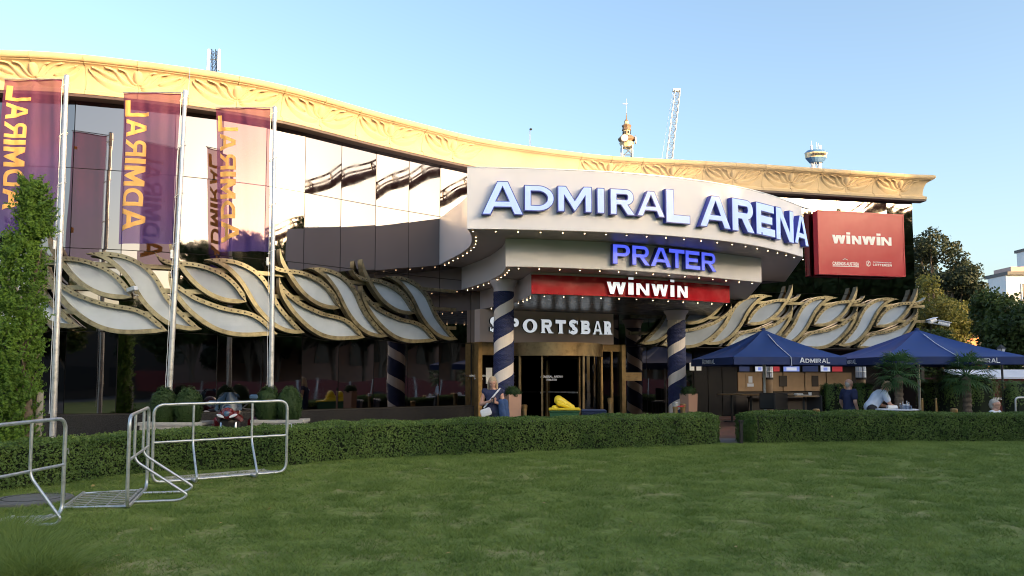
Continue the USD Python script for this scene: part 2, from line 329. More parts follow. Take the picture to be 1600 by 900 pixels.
# ------------------------------------------------------------------ hedges
M['hedge'] = foliage('box_hedge_leaf', [(.06, .115, .030), (.12, .19, .048), (.20, .275, .072), (.33, .36, .12)], .2, .5)
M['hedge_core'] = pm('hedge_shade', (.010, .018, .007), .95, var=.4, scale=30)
def hedge(P, h, name, label, seed):
    r = np.random.default_rng(seed); k = len(P); ctr = offset2(P, HD/2).mean(0); base = float(lawn_z(ctr[0], ctr[1]))
    t = thing(name, label, 'hedge', (ctr[0], ctr[1], base), 0, 'clipped hedges edging the lawn')
    Q = offset2(P, .06); R = offset2(P, HD-.06)
    zb = lawn_z(P[:, 0], P[:, 1]); V = []
    for i in range(k): V += [(*Q[i], zb[i]-.03), (*Q[i], zb[i]+h-.05), (*R[i], zb[i]+h-.05), (*R[i], -.02)]
    F = []
    for i in range(k-1):
        for j in range(3): a, b = i*4+j, (i+1)*4+j; F += [(a, b, b+1), (a, b+1, a+1)]
    F += [(0, 1, 2), (0, 2, 3)]; b = (k-1)*4; F += [(b, b+2, b+1), (b, b+3, b+2)]
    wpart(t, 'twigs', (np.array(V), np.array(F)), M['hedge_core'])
    L = np.concatenate([[0], np.cumsum(np.linalg.norm(np.diff(P, axis=0), axis=1))]); n = int(L[-1]*4600)
    s = r.uniform(0, L[-1], n); q = r.uniform(0, 1, n); endm = np.zeros(n, bool)
    per = h*1.0 + HD + h*.25; w = q*per
    x = np.interp(s, L, P[:, 0]); y = np.interp(s, L, P[:, 1]); T = np.gradient(P, axis=0); T /= np.linalg.norm(T, axis=1, keepdims=True)
    nx, ny = np.interp(s, L, -T[:, 1]), np.interp(s, L, T[:, 0]); zb = lawn_z(x, y)
    front = w < h; top = (w >= h) & (w < h+HD); back = w >= h+HD
    d = np.where(front, 0, np.where(top, w-h, HD)); z = np.where(front, w, np.where(top, h, h-(w-h-HD)))
    e = np.minimum(np.minimum(s, L[-1]-s)/.14, 1)        # rounded ends
    bump = (meshkit.fbm(np.column_stack([x*2.2, y*2.2, z*2.2]), 3, seed)-.5)*.17 + (meshkit.noise(np.column_stack([x*.8, y*.8, z*0]), seed+9)-.5)*.07*top
    N = np.where(front[:, None], np.column_stack([-nx, -ny, np.full(n, .15)]), np.where(top[:, None], np.column_stack([nx*0, ny*0, np.ones(n)]), np.column_stack([nx, ny, nx*0])))
    d = HD/2 + (d-HD/2)*(.7+.3*np.sqrt(e)); z = z*(.93+.07*np.sqrt(e)) - .05*(np.abs(d/HD-.5)*2)**6*top
    Pp = np.column_stack([x+nx*d, y+ny*d, zb+z]) + N*(bump+r.normal(0, .012, n))[:, None]
    a = leaves(Pp, N, .042, .026, seed, .75)
    ends = []
    for i, sg in ((0, -1), (k-1, 1)):
        m = 2600; dd = r.uniform(.04, HD-.04, m); zz = r.uniform(0, h-.02, m); c = P[i]+0*dd[:, None]
        nn = np.array([-T[i][1], T[i][0]]); pp = P[i] + nn*dd[:, None] + T[i]*sg*(.02+.06*np.sin(dd/HD*np.pi))[:, None] + r.normal(0, .015, (m, 2))
        ends.append(leaves(np.column_stack([pp, zz+lawn_z(*P[i])]), np.tile([*(T[i]*sg), .1], (m, 1)), .042, .026, seed+i, .75))
    wpart(t, 'leaves', cat(a, *ends), M['hedge'], kind='stuff')
    return t
hedge(HL, .60, 'clipped_hedge', 'long low clipped box hedge curving from the barriers to the paved gap', 11)
hedge(HR, .60, 'clipped_hedge', 'shorter clipped hedge right of the paved gap, in front of the blue umbrellas', 12)
# kerb edge and ramp in the gap
g0, g1 = hl[-1], hr[0]
M['redpave'] = usdkit.material(stage, '/World/Looks/red_brick_paving', {'g': ('geometry', {}), 'b': ('brick_texture', {'scale': 6.0, 'color1': (.17, .075, .055), 'color2': (.23, .11, .085), 'mortar': (.12, .10, .09), 'mortar_size': .015}), 'n': ('noise_texture', {'scale': 5.0}), 'm': ('mix_color', {'blend_type': 'multiply', 'fac': .5}), 'p': ('principled_bsdf', {'roughness': .85})},
    [('g.position', 'b.vector'), ('g.position', 'n.vector'), ('b.color', 'm.a'), ('n.color', 'm.b'), ('m.result', 'p.base_color')], surface='p.BSDF')
rx0, rx1 = 4.6, 8.6
def ramp_z(x, y): return np.interp(y, [15.9, 17.2, 19.6, 21.5, 25], [.28, .27, .40, .42, .42])
single('path', sheet(4.05, 5.75, 15.62, 17.6, ramp_z, 2, 8), M['paving'], 'grey paved path through the gap between the hedges', 'path', kind='structure')
single('terrace_floor', sheet(4.3, 7.2, 17.6, 23.2, ramp_z, 2, 12), M['redpave'], 'reddish brick paving rising from the gap to the bar', 'paving', kind='structure')
kp = at_lawn(1169.5, 694)
t = thing('kerb_post', 'small black metal post at the left end of the right hedge', 'post', (kp[0]-.1, kp[1]+.15, kp[2]))
part(t, 'shaft', cat(bx(-.03, .03, -.03, .03, -.3, .44), bx(-.045, .045, -.045, .045, .44, .48)), M['black'])

# ------------------------------------------------------------------ facade curve (front plane of the ledge and ornaments)
from scipy.interpolate import PchipInterpolator
_p = np.array([(-17, 15.9), (-11.27, 15.36), (-10.23, 15.38), (-9.01, 15.56), (-8.22, 15.80), (-6.98, 16.26), (-5.35, 17.17), (-4.05, 18.42), (-3.33, 19.12), (-2.57, 19.78), (-1.82, 20.43), (-1.0, 21.08), (1.0, 22.08), (3.05, 22.85), (5, 23.2), (7.23, 23.6), (10.0, 24.22), (13.4, 24.97)])
_x = np.linspace(_p[0, 0], _p[-1, 0], 6000); _y = PchipInterpolator(_p[:, 0], _p[:, 1])(_x)
from scipy.ndimage import gaussian_filter1d
_y = gaussian_filter1d(_y, 60, mode='nearest')
_c = np.column_stack([_x, _y]); _s = np.concatenate([[0], np.cumsum(np.linalg.norm(np.diff(_c, axis=0), axis=1))])
_s -= np.interp(-11.27, _x, _s)
_t = np.gradient(_c, axis=0); _t /= np.linalg.norm(_t, axis=1, keepdims=True); _n = np.column_stack([_t[:, 1], -_t[:, 0]])
S0, S1 = _s[0], _s[-1]
def fpos(s, d=0.0, z=0.0):
    s = np.asarray(s, float); d = np.asarray(d, float)
    x = np.interp(s, _s, _c[:, 0]) + np.interp(s, _s, _n[:, 0])*d; y = np.interp(s, _s, _c[:, 1]) + np.interp(s, _s, _n[:, 1])*d
    ex = np.maximum(s - S1, 0); x = x + ex*_t[-1, 0]; y = y + ex*_t[-1, 1]
    return np.stack([x, y, np.broadcast_to(np.asarray(z, float), x.shape)], -1)
def hit(u, v, d=0.0):
    """the place on the facade (run along it, height) where a line of sight meets the plane d in front of it"""
    r = ray(u, v); P = _c + _n*d; k = np.argmin(np.abs(P[:, 0]/P[:, 1] - r[0]/r[1])); t = P[k, 1]/r[1]; return _s[k], EYE + t*r[2]
def fbox(s0, s1, d0, d1, z0, z1, n=2):
    """box bent along the facade"""
    S = np.linspace(s0, s1, n); V = []
    for s in S: V += [fpos(s, d0, z0), fpos(s, d1, z0), fpos(s, d1, z1), fpos(s, d0, z1)]
    F = []
    for i in range(n-1):
        for j in range(4): a, b = i*4+j, i*4+(j+1) % 4; F += [(a, b, b+4), (a, b+4, a+4)]
    e = (n-1)*4; F += [(0, 2, 1), (0, 3, 2), (e, e+1, e+2), (e, e+2, e+3)]
    return np.array(V), np.array(F)
GD = -.30    # the glass lies this far behind the front plane
B = thing('arena_building', 'long curved bronze glass arena building with a carved golden cornice', 'building', (0, 20, 0))
ZJ = [.92, 2.62, 4.36, 6.05, 7.70]
sl = list(np.arange(-2.85, 12.3, 1.0))
sE0 = hit(741, 600, GD)[0]; sE1 = hit(969, 600, GD)[0]; sR0 = hit(1082, 600, GD)[0]
def glass_pane(s0, s1, z0, z1, seed):
    r = np.random.default_rng(seed); g = .008; t1, t2 = r.normal(0, .0022, 2)
    c = [fpos(s0+g, GD+.012-t1, z0+g), fpos(s1-g, GD+.012+t1, z0+g), fpos(s1-g, GD+.012+t1+t2, z1-g), fpos(s0+g, GD+.012-t1+t2, z1-g)]
    nrm = fpos((s0+s1)/2, 1) - fpos((s0+s1)/2, 0); bk = [q - nrm*.02 for q in c]
    V = np.array(c+bk); F = [(0, 1, 2), (0, 2, 3), (4, 6, 5), (4, 7, 6)]
    for j in range(4): a, b = j, (j+1) % 4; F += [(a, a+4, b+4), (a, b+4, b)]
    return V, np.array(F)
k = 0
for i in range(len(sl)-1):
    for j in range(4):
        if sl[i+1] > sE0+.05 and j == 0: continue
        k += 1; wpart(B, 'glass_pane', glass_pane(sl[i], sl[i+1], ZJ[j], ZJ[j+1], k), M['mirror'])
# upper glass behind and right of the canopy; lower right is the bar
sr = list(np.linspace(sl[-1], S1-.05, 17))
for i in range(16):
    for j in (1, 2, 3):
        k += 1; wpart(B, 'glass_pane', glass_pane(sr[i], sr[i+1], ZJ[j], ZJ[j+1], k), M['mirror'])
for s0, s1 in zip(np.linspace(sE1+.1, sR0, 4)[:-1], np.linspace(sE1+.1, sR0, 4)[1:]):
    k += 1; wpart(B, 'glass_pane', glass_pane(s0, s1, .45, 2.62, k), M['mirror'])
# corner pane going back at right end
pe = fpos(S1-.04, GD+.0); te = np.array([-_n[-1, 0], -_n[-1, 1], 0])
def side_quad(z0, z1, a, b):
    p = pe + te*a; q = pe + te*b; w = np.array([_t[-1, 0], _t[-1, 1], 0])*.02
    V = np.array([p+[0, 0, z0], q+[0, 0, z0], q+[0, 0, z1], p+[0, 0, z1]]); V = np.vstack([V, V-w]); F = [(0, 1, 2), (0, 2, 3), (4, 6, 5), (4, 7, 6), (0, 4, 5), (0, 5, 1), (1, 5, 6), (1, 6, 2), (2, 6, 7), (2, 7, 3), (3, 7, 4), (3, 4, 0)]
    return V, np.array(F)
for a in range(8):
    for j in (1, 2, 3): wpart(B, 'glass_pane', side_quad(ZJ[j]+.01, ZJ[j+1]-.01, a*1.2+.01, a*1.2+1.19), M['mirror'])
# dark backing behind the joints, plinth, roof
def backing(s0, s1, d0, d1, z0, z1, n): return fbox(s0, s1, d0, d1, z0, z1, n)
wpart(B, 'wall', cat(fbox(S0, sE0, GD-.25, GD-.02, 0, 7.72, 60), fbox(sE0, S1-.08, GD-.25, GD-.02, 2.6, 7.72, 60), fbox(sE1+.05, sR0, GD-.25, GD-.02, 0, 2.6, 8)), M['joint'])
wpart(B, 'plinth', fbox(S0, sE0-.06, GD-.02, GD+.10, -.02, .90, 60), M['black_stone'])
poly = [tuple(fpos(s, GD-.2)[:2]) for s in np.linspace(S0, S1-.05, 80)] + [tuple((pe+te*12)[:2]), (-17, 44)]
wpart(B, 'roof', prism(Polygon(poly).buffer(0), 7.75, 7.95), M['roof'])
cv = [tuple(fpos(s, GD-1.2)[:2]) for s in np.linspace(sR0+.5, S1-.8, 30)]
wpart(B, 'rear_wall', cat(bx(-17, 13, 43.8, 44, 0, 7.8), bx(-17, -16.8, 16.5, 44, 0, 7.8)), M['core'])
# three gilt rails that carry the ornaments
for zr in (3.02, 3.52, 4.02):
    for a, b in ((-2.5, hit(712, 480, -.2)[0]), (hit(985, 500, -.2)[0], S1+.18)):
        wpart(B, 'rail', fbox(a, b, -.26, -.17, zr-.045, zr+.045, 60), M['gold'])
# ------------------------------------------------------------------ cornice: panels of carved stone
PROF = [(GD+.02, 7.55), (0, 7.55), (.0, 7.63), (-.03, 7.645), (-.09, 7.66)]
cav = [(-.09 + .20*(1-math.cos(t*math.pi/2)), 7.66 + .50*math.sin(t*math.pi/2)**.93) for t in np.linspace(0, 1, 9)]
PROF += cav + [(.125, 8.165), (.125, 8.19)] + [(.13+.075*math.cos(a), 8.255+.075*math.sin(a)) for a in np.linspace(-1.9, 2.0, 9)] + [(-.1, 8.30), (GD-.2, 8.26)]
def cprof(s0, s1, n=7, last=False):
    g = .004; S = np.linspace(s0+g, s1-g, n); m = len(PROF); V = []
    for s in S:
        for d, z in PROF: V.append(fpos(s + (max(d+.29, 0)*(s-S[0])/(S[-1]-S[0]) if last else 0), d, z))
    F = []
    for i in range(n-1):
        for j in range(m-1): a, b = i*m+j, (i+1)*m+j; F += [(a, b, b+1), (a, b+1, a+1)]
    for base, fl in ((0, False), ((n-1)*m, True)):
        c = len(V); V.append(fpos(S[0] if not fl else S[-1], GD-.1, 7.9))
        for j in range(m-1): F.append((base+j, base+j+1, c) if not fl else (base+j+1, base+j, c))
    return np.array(V), np.array(F)[:, ::-1]
cd = np.array(cav)
def cavsurf(s, t, h):
    """carved face: s along, t 0 (foot) to 1 (top), raised by h"""
    tt = np.clip(t, 0, 1)*(len(cav)-1); i = np.clip(tt.astype(int), 0, len(cav)-2); f = tt-i
    d = cd[i, 0]*(1-f)+cd[i+1, 0]*f; z = cd[i, 1]*(1-f)+cd[i+1, 1]*f; e = cd[i+1]-cd[i]; e = e/np.linalg.norm(e, axis=-1, keepdims=True)
    return fpos(s, d+e[..., 1]*h, z-e[..., 0]*h)
def carved(spine, wid, s0, flip, hgt=.05, n=16):
    P = spl(spine, n); T = np.gradient(P, axis=0); T /= np.linalg.norm(T, axis=1, keepdims=True); N = np.stack([-T[:, 1], T[:, 0]], 1)
    q = np.linspace(0, 1, n); w = wid*np.sin(np.pi*q**.8)**.8+.004
    rows = []
    for o, h in ((-1.0, -.01), (-.85, hgt*.75), (-.45, hgt), (.25, hgt*.55), (1.0, -.01)):
        x = P[:, 0]+N[:, 0]*w*o; t = P[:, 1]+N[:, 1]*w*o
        rows.append(cavsurf(s0 + (2.0-x if flip else x), t*2.0, np.full(n, h)*np.minimum(1, 6*np.sin(np.pi*q)+.05)))
    V = np.vstack(rows); F = []
    for r in range(4):
        for i in range(n-1): a = r*n+i; F += [(a, a+1, a+n+1), (a, a+n+1, a+n)]
    F = np.array(F); return V, (F if flip else F[:, ::-1])
half = [([(.96, .07), (.62, .06), (.32, .12), (.10, .26), (.06, .36)], .055), ([(.62, .16), (.42, .22), (.24, .31), (.12, .41)], .05), ([(.97, .10), (.78, .12), (.64, .22), (.54, .34), (.36, .43)], .05), ([(1.0, .13), (.88, .16), (.80, .26), (.74, .36), (.62, .42)], .035)]
phases = [(2.40-4, 8), (hit(1282, 280, 0.05)[0]-8.0, 8)]
starts = [2.40 + 2.0*i for i in range(-2, 5)]
sRr = hit(1282, 280, .05)[0]
starts += [sRr + 2.0*i for i in range(-4, 2)]
bounds = sorted({round(x, 3) for s in starts for x in (s, s+1.0)})
bounds = [b for b in bounds if b > S0+.3]
bounds = [S0] + bounds + [bounds[-1]+1.0]
if bounds[-1] > S1+.06: bounds[-1] = S1+.0
bounds = [b for i, b in enumerate(bounds) if i == 0 or b - bounds[i-1] > .25]
cp_ = {}
for b0, b1 in zip(bounds[:-1], bounds[1:]):
    cp_[b0] = wpart(B, 'cornice_panel', cprof(b0, b1, last=(b1 == bounds[-1])), M['stone'], smooth=35)
for s in starts:
    b0 = min(cp_, key=lambda q: abs(q-s))
    for fl in (False, True):
        for sp, w in half:
            if fl and s + 2.0 > S1+.1: sp = [(x*1.0, t) for x, t in sp]
            if fl and s + 2.0 > S1 + .05 and sp[-1][0] < s + 2.0 - S1: continue
            wpart(cp_[b0], 'carved_leaf', carved(sp, w, s, fl), M['stone'], smooth=True)
    th = np.linspace(0, 2*np.pi, 20, endpoint=False); V = [cavsurf(np.array(s+1.0), np.array(.52), np.array(.07))]
    for rr_, h in ((.4, .065), (.75, .045), (1, -.005)): V += [cavsurf(np.array(s+1.0+.10*rr_*math.cos(a)), np.array(.52+.30*rr_*math.sin(a)), np.array(h)) for a in th]
    F = [(0, 1+j, 1+(j+1) % 20) for j in range(20)] + [f for r in range(2) for j in range(20) for f in ((1+r*20+j, 21+r*20+j, 21+r*20+(j+1) % 20), (1+r*20+j, 21+r*20+(j+1) % 20, 1+r*20+(j+1) % 20))]
    wpart(cp_[b0], 'carved_bud', (np.array(V), np.array(F)), M['stone'], smooth=True)
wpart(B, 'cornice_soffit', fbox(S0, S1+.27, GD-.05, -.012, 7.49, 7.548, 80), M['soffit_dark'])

# ------------------------------------------------------------------ gilt leaf ornaments
def Z2(p): return (240+p[0]*.17784, 370+p[1]*.17778)
tr = {'eye_up': [(10, 138), (60, 192), (130, 222), (225, 234), (330, 240), (440, 262), (545, 300), (640, 352), (715, 418), (775, 495), (815, 568)],
      'eye_dn': [(138, 25), (150, 100), (185, 180), (240, 256), (325, 362), (420, 452), (540, 522), (650, 556), (750, 566), (818, 570)],
      'big_up': [(136, 295), (155, 372), (205, 432), (270, 478), (360, 535), (450, 572), (570, 615), (700, 646), (830, 672), (920, 712), (1000, 776), (1050, 825), (1088, 853)],
      'big_dn': [(136, 298), (150, 410), (215, 525), (300, 626), (400, 715), (520, 792), (640, 838), (780, 858), (900, 856), (1010, 850), (1088, 853)],
      'tall_up': [(450, 198), (560, 200), (650, 208), (730, 224), (810, 254), (890, 302), (955, 360), (1010, 436), (1055, 525), (1105, 612), (1165, 690), (1235, 768), (1295, 822), (1332, 841)],
      'tall_dn': [(470, 200), (580, 226), (655, 268), (720, 328), (785, 408), (845, 505), (900, 598), (960, 672), (1040, 748), (1120, 800), (1220, 830), (1332, 841)]}
tip = hit(*Z2((815, 568)))
TR = {k_: np.array([np.array(hit(*Z2(p)))-[tip[0], 0] for p in v_]) for k_, v_ in tr.items()}
HW = .046
def stroke(c, n, s0, sgn, d0, d1, hw, horn=False):
    P = spl(c, n); T = np.gradient(P, axis=0); T /= np.linalg.norm(T, axis=1, keepdims=True); N = np.stack([-T[:, 1], T[:, 0]], 1)
    q = np.linspace(0, 1, n); w = hw*np.minimum(1, np.minimum(.1+q*7, .1+(1-q)*12))
    A, Bq = P+N*w[:, None], P-N*w[:, None]; V = []
    for i in range(n):
        for (s, z), d in ((A[i], d0), (Bq[i], d0), (Bq[i], d1), (A[i], d1)): V.append(fpos(s0+sgn*s, d, z))
    F = []
    for i in range(n-1):
        for j in range(4): a, b = i*4+j, i*4+(j+1) % 4; F += [(a, b, b+4), (a, b+4, a+4)]
    e = (n-1)*4; F += [(0, 2, 1), (0, 3, 2), (e, e+1, e+2), (e, e+2, e+3)]
    F = np.array(F); return (np.array(V), F if sgn < 0 else F[:, ::-1]), P
def leafpanel(up, dn, s0, sgn, d):
    U, D = spl(up, 60), spl(dn, 60)
    pg = Polygon(np.vstack([U, D[::-1]])).buffer(0)
    pg = max(getattr(pg, 'geoms', [pg]), key=lambda g: g.area).buffer(-.01)
    v, f = prism(pg, 0, .02)
    m = trimesh.Trimesh(v, f, process=True).subdivide_to_size(.25)
    v, f = np.array(m.vertices), np.array(m.faces)
    W = fpos(s0+sgn*v[:, 0], d+v[:, 2], v[:, 1]); return W, (f if sgn > 0 else f[:, ::-1])
M['stud'] = pm('dark_stud', (.10, .085, .06), .25, metal=.6)
stud = trimesh.creation.icosphere(subdivisions=1); stud.apply_scale(.017)
def ornament(s0, sgn, label, skip=()):
    c0 = fpos(s0, 0, 3.3); t = thing('leaf_ornament', label, 'ornament', c0, 0, 'gilt leaf ornaments along the facade')
    for k_, (a, b, dz, crop) in enumerate((('eye_up', 'eye_dn', 0.0, (3, 3)), ('big_up', 'big_dn', -.012, (0, 0)), ('tall_up', 'tall_dn', -.024, (2, 2)))):
        if k_ in skip: continue
        (m1, P1), (m2, _) = stroke(TR[a], 40, s0, sgn, -.20, dz, HW), stroke(TR[b], 40, s0, sgn, -.20, dz-.004, HW)
        wpart(t, 'leaf_frame', m1, M['gold'], smooth=35); wpart(t, 'leaf_frame', m2, M['gold'], smooth=35)
        wpart(t, 'leaf_panel', leafpanel(TR[a][crop[0]:], TR[b][crop[1]:], s0, sgn, -.15+.006*k_), M['milk'])
        ss = []
        for p in spl(TR[a], 20)[1:-1]: v, f = verts(stud); ss.append((v + fpos(s0+sgn*p[0], dz+.004, p[1]), f))
        wpart(t, 'studs', cat(*ss), M['stud'], smooth=True, kind='stuff')
    return t
for s0, lb in zip([hit(205, 462)[0]-2.31, hit(205, 462)[0], tip[0], hit(532, 480)[0], hit(649, 486)[0]],
    ['gilt leaf ornament behind the slim tree at far left', 'gilt leaf ornament between the first and second flagpoles', 'gilt leaf ornament between the second and third flagpoles', 'gilt leaf ornament just right of the third flagpole', 'last left-hand gilt leaf ornament, beside the entrance canopy']):
    ornament(s0, 1, lb)
for u, v, lb in [(1068, 500, 'gilt leaf ornament behind the right striped column'), (1168, 504, 'gilt leaf ornament above the peak of the left umbrella'), (1272, 506, 'gilt leaf ornament between the two umbrella peaks'), (1369, 507, 'gilt leaf ornament at the right corner of the building')]:
    ornament(hit(u, v)[0], -1, lb)
# ------------------------------------------------------------------ lettering
def glyph(ch, w=.8, t=.2):
    """polygon of one capital, w wide and 1 tall, stroke t"""
    def P(*p): return Polygon(p)
    R = sbox; v = t*.95
    if ch == 'A':
        k = .2*w/.8 + .02
        return P((0, 0), (.5*w-.13*w, 1), (.5*w+.13*w, 1), (w, 0)).difference(unary_union([P((.22*w, -.01), (.305*w, .22), (.695*w, .22), (.78*w, -.01)), P((.355*w, .41), (.645*w, .41), (.5*w, .81))]))
    if ch == 'D': return unary_union([R(0, 0, w*.5, 1), affinity.scale(Point(0, 0).buffer(1, 24), w*.55, .5).buffer(0)]) if False else \
        unary_union([R(0, 0, w*.45, 1), affinity.translate(affinity.scale(Point(0, 0).buffer(1, 24), w*.55, .5, origin=(0, 0)), w*.45, .5)]).intersection(R(0, 0, w, 1)).difference(unary_union([R(t, v*.9, w*.45, 1-v*.9), affinity.translate(affinity.scale(Point(0, 0).buffer(1, 24), w*.55-t, .5-v*.9, origin=(0, 0)), w*.45, .5).intersection(R(w*.45-.001, 0, w, 1))]))
    if ch in 'PRB':
        def bowl(y0, y1, ww):
            h = (y1-y0)/2; cx = ww-h if ww-h > t else t*1.05
            o = unary_union([R(0, y0, cx, y1), affinity.translate(affinity.scale(Point(0, 0).buffer(1, 20), ww-cx, h, origin=(0, 0)), cx, y0+h)])
            i = unary_union([R(t, y0+v*.85, cx, y1-v*.85), affinity.translate(affinity.scale(Point(0, 0).buffer(1, 20), max(ww-cx-t*.95, .03), h-v*.85, origin=(0, 0)), cx, y0+h)])
            return o.intersection(R(0, 0, ww, 1)).difference(i.intersection(R(t, 0, ww, 1)))
        if ch == 'B': return unary_union([R(0, 0, t, 1), bowl(0, .56, w), bowl(.46, 1, w*.92)])
        g = unary_union([R(0, 0, t, 1), bowl(.38, 1, w*.93)])
        return g if ch == 'P' else unary_union([g, P((w*.38, .42), (w*.38+t*1.15, .42), (w, 0), (w-t*1.25, 0))])
    if ch == 'M': return unary_union([R(0, 0, t, 1), R(w-t, 0, w, 1), P((0, 1), (t*1.2, 1), (w/2+t*.55, .22), (w/2+t*.1, .02), (w/2-t*.1, .02), (w/2-t*.55, .22)), P((w, 1), (w-t*1.2, 1), (w/2-t*.55, .22), (w/2-t*.1, .02), (w/2+t*.1, .02))])
    if ch == 'N': return unary_union([R(0, 0, t, 1), R(w-t, 0, w, 1), P((0, 1), (t*1.15, 1), (w, 0), (w-t*1.15, 0))])
    if ch == 'I': return R(0, 0, w, 1)
    if ch == 'L': return unary_union([R(0, 0, t, 1), R(0, 0, w, v)])
    if ch == 'E': return unary_union([R(0, 0, t, 1), R(0, 0, w, v), R(0, 1-v, w*.96, 1), R(0, .5-v/2, w*.85, .5+v/2)])
    if ch == 'T': return unary_union([R(w/2-t/2, 0, w/2+t/2, 1), R(0, 1-v, w, 1)])
    if ch == 'W':
        def v_(x0, x1): return unary_union([P((x0, 1), (x0+t*1.1, 1), ((x0+x1)/2+t*.45, 0), ((x0+x1)/2-t*.5, 0)), P((x1-t*1.1, 1), (x1, 1), ((x0+x1)/2+t*.5, 0), ((x0+x1)/2-t*.45, 0))])
        return unary_union([v_(0, w*.55), v_(w*.45, w)])
    if ch == 'O': return affinity.translate(affinity.scale(Point(0, 0).buffer(1, 28), w/2, .5, origin=(0, 0)), w/2, .5).difference(affinity.translate(affinity.scale(Point(0, 0).buffer(1, 28), w/2-t*1.1, .5-v*.6, origin=(0, 0)), w/2, .5))
    if ch == 'S':
        a = [(w/2+(w/2-t/2)*math.cos(q), .745+.165*math.sin(q)) for q in np.radians(np.linspace(20, 265, 26))]
        b = [(w/2+(w/2-t/2)*math.cos(q), .255+.165*math.sin(q)) for q in np.radians(np.linspace(85, -160, 26))]
        return LineString(a+b).buffer(t*.46, cap_style=2)
    return R(0, 0, w, 1)
def serif(ch, w, t=.2):
    g = [glyph(ch, w, t)]; s = .07
    def foot(x0, x1, y): g.append(sbox(x0-s, y, x1+s, y+.075)); 
    if ch in 'PRB': foot(0, t, 0) if ch != 'B' else g.append(sbox(-s, 0, t, .075)); g.append(sbox(-s, .925, t, 1))
    if ch == 'R': g.append(sbox(w-t*1.35, 0, w+s*1.2, .075))
    if ch == 'T': foot(w/2-t/2, w/2+t/2, 0); g += [Polygon([(0, 1), (0, .72), (.06, .72), (.1, 1)]), Polygon([(w, 1), (w, .72), (w-.06, .72), (w-.1, 1)])]
    if ch == 'A': foot(.02, .2*w, 0); foot(w-.24*w, w-.02, 0)
    if ch == 'S': g += [Polygon([(w, .98), (w-.05, .98), (w-.12, .72), (w, .68)]), Polygon([(0, .02), (.05, .02), (.12, .28), (0, .32)])]
    return unary_union(g).buffer(.012).buffer(-.012)
class Curve:
    """an upright face that follows a plan curve"""
    def __init__(self, pts, n=900):
        from scipy.interpolate import PchipInterpolator
        P = np.array(pts, float); x = np.linspace(P[0, 0], P[-1, 0], n); y = gaussian_filter1d(PchipInterpolator(P[:, 0], P[:, 1])(x), n/40, mode='nearest')
        self.c = np.column_stack([x, y]); self.s = np.concatenate([[0], np.cumsum(np.linalg.norm(np.diff(self.c, axis=0), axis=1))])
        t = np.gradient(self.c, axis=0); t /= np.linalg.norm(t, axis=1, keepdims=True); self.n = np.column_stack([t[:, 1], -t[:, 0]])
    def pos(self, s, d=0., z=0.):
        s = np.asarray(s, float); d = np.asarray(d, float); k = [np.interp(s, self.s, a) for a in (self.c[:, 0], self.c[:, 1], self.n[:, 0], self.n[:, 1])]
        x = k[0]+k[2]*d; return np.stack([x, k[1]+k[3]*d, np.broadcast_to(np.asarray(z, float), x.shape)], -1)
    def hit(self, u, v, d=0.):
        r = ray(u, v); P = self.c+self.n*d; k = np.argmin(np.abs(P[:, 0]/P[:, 1]-r[0]/r[1])); return self.s[k], EYE+P[k, 1]/r[1]*r[2]
    def strip(self, s0, s1, d0, d1, z0, z1, n):
        S = np.linspace(s0, s1, n); V = []
        for s in S: V += [self.pos(s, d0, z0), self.pos(s, d1, z0), self.pos(s, d1, z1), self.pos(s, d0, z1)]
        F = []
        for i in range(n-1):
            for j in range(4): a, b = i*4+j, i*4+(j+1) % 4; F += [(a, b, b+4), (a, b+4, a+4)]
        e = (n-1)*4; F += [(0, 2, 1), (0, 3, 2), (e, e+1, e+2), (e, e+2, e+3)]
        return np.array(V), np.array(F)
class Fac:
    pos = staticmethod(fpos); hit = staticmethod(hit)
def letter(t, poly, cur, s0, s1, z0, z1, d0, d1, side, face, inset, name='letter'):
    """one raised letter with its face; poly has unit height"""
    a, b, c, d_ = poly.bounds; w = c-a
    pg = affinity.translate(affinity.scale(affinity.translate(poly, -a, 0), (s1-s0)/w, z1-z0, origin=(0, 0)), s0, z0)
    def put(pg, e0, e1):
        v, f = prism(pg, e0, e1); return cur.pos(v[:, 0], v[:, 2], v[:, 1]), f
    p = wpart(t, name, put(pg, d0, d1), side)
    q = pg.buffer(-inset, join_style=2)
    if q.area > 1e-5: wpart(p, 'face', put(q, d1-.004, d1+.006), face)
def word(t, cur, spec, d, thick, side, face, inset, gl=glyph, st=.2, same=True):
    rows = []
    for ch, u0, u1, v0, v1 in spec:
        um, vm = (u0+u1)/2, (v0+v1)/2
        rows.append([ch, cur.hit(u0, vm, d)[0], cur.hit(u1, vm, d)[0], cur.hit(um, v1, d)[1], cur.hit(um, v0, d)[1]])
    if same:
        z0, z1 = np.median([r[3] for r in rows]), np.median([r[4] for r in rows])
        for r in rows:
            if abs(r[3]-z0) < .05: r[3] = z0
            if abs(r[4]-z1) < .05: r[4] = z1
    for ch, a, b, z0, z1 in rows:
        asp = (b-a)/(z1-z0); letter(t, gl(ch, asp, st*(1 if ch not in 'A' else 1)), cur, a, b, z0, z1, d-thick, d, side, face, inset)

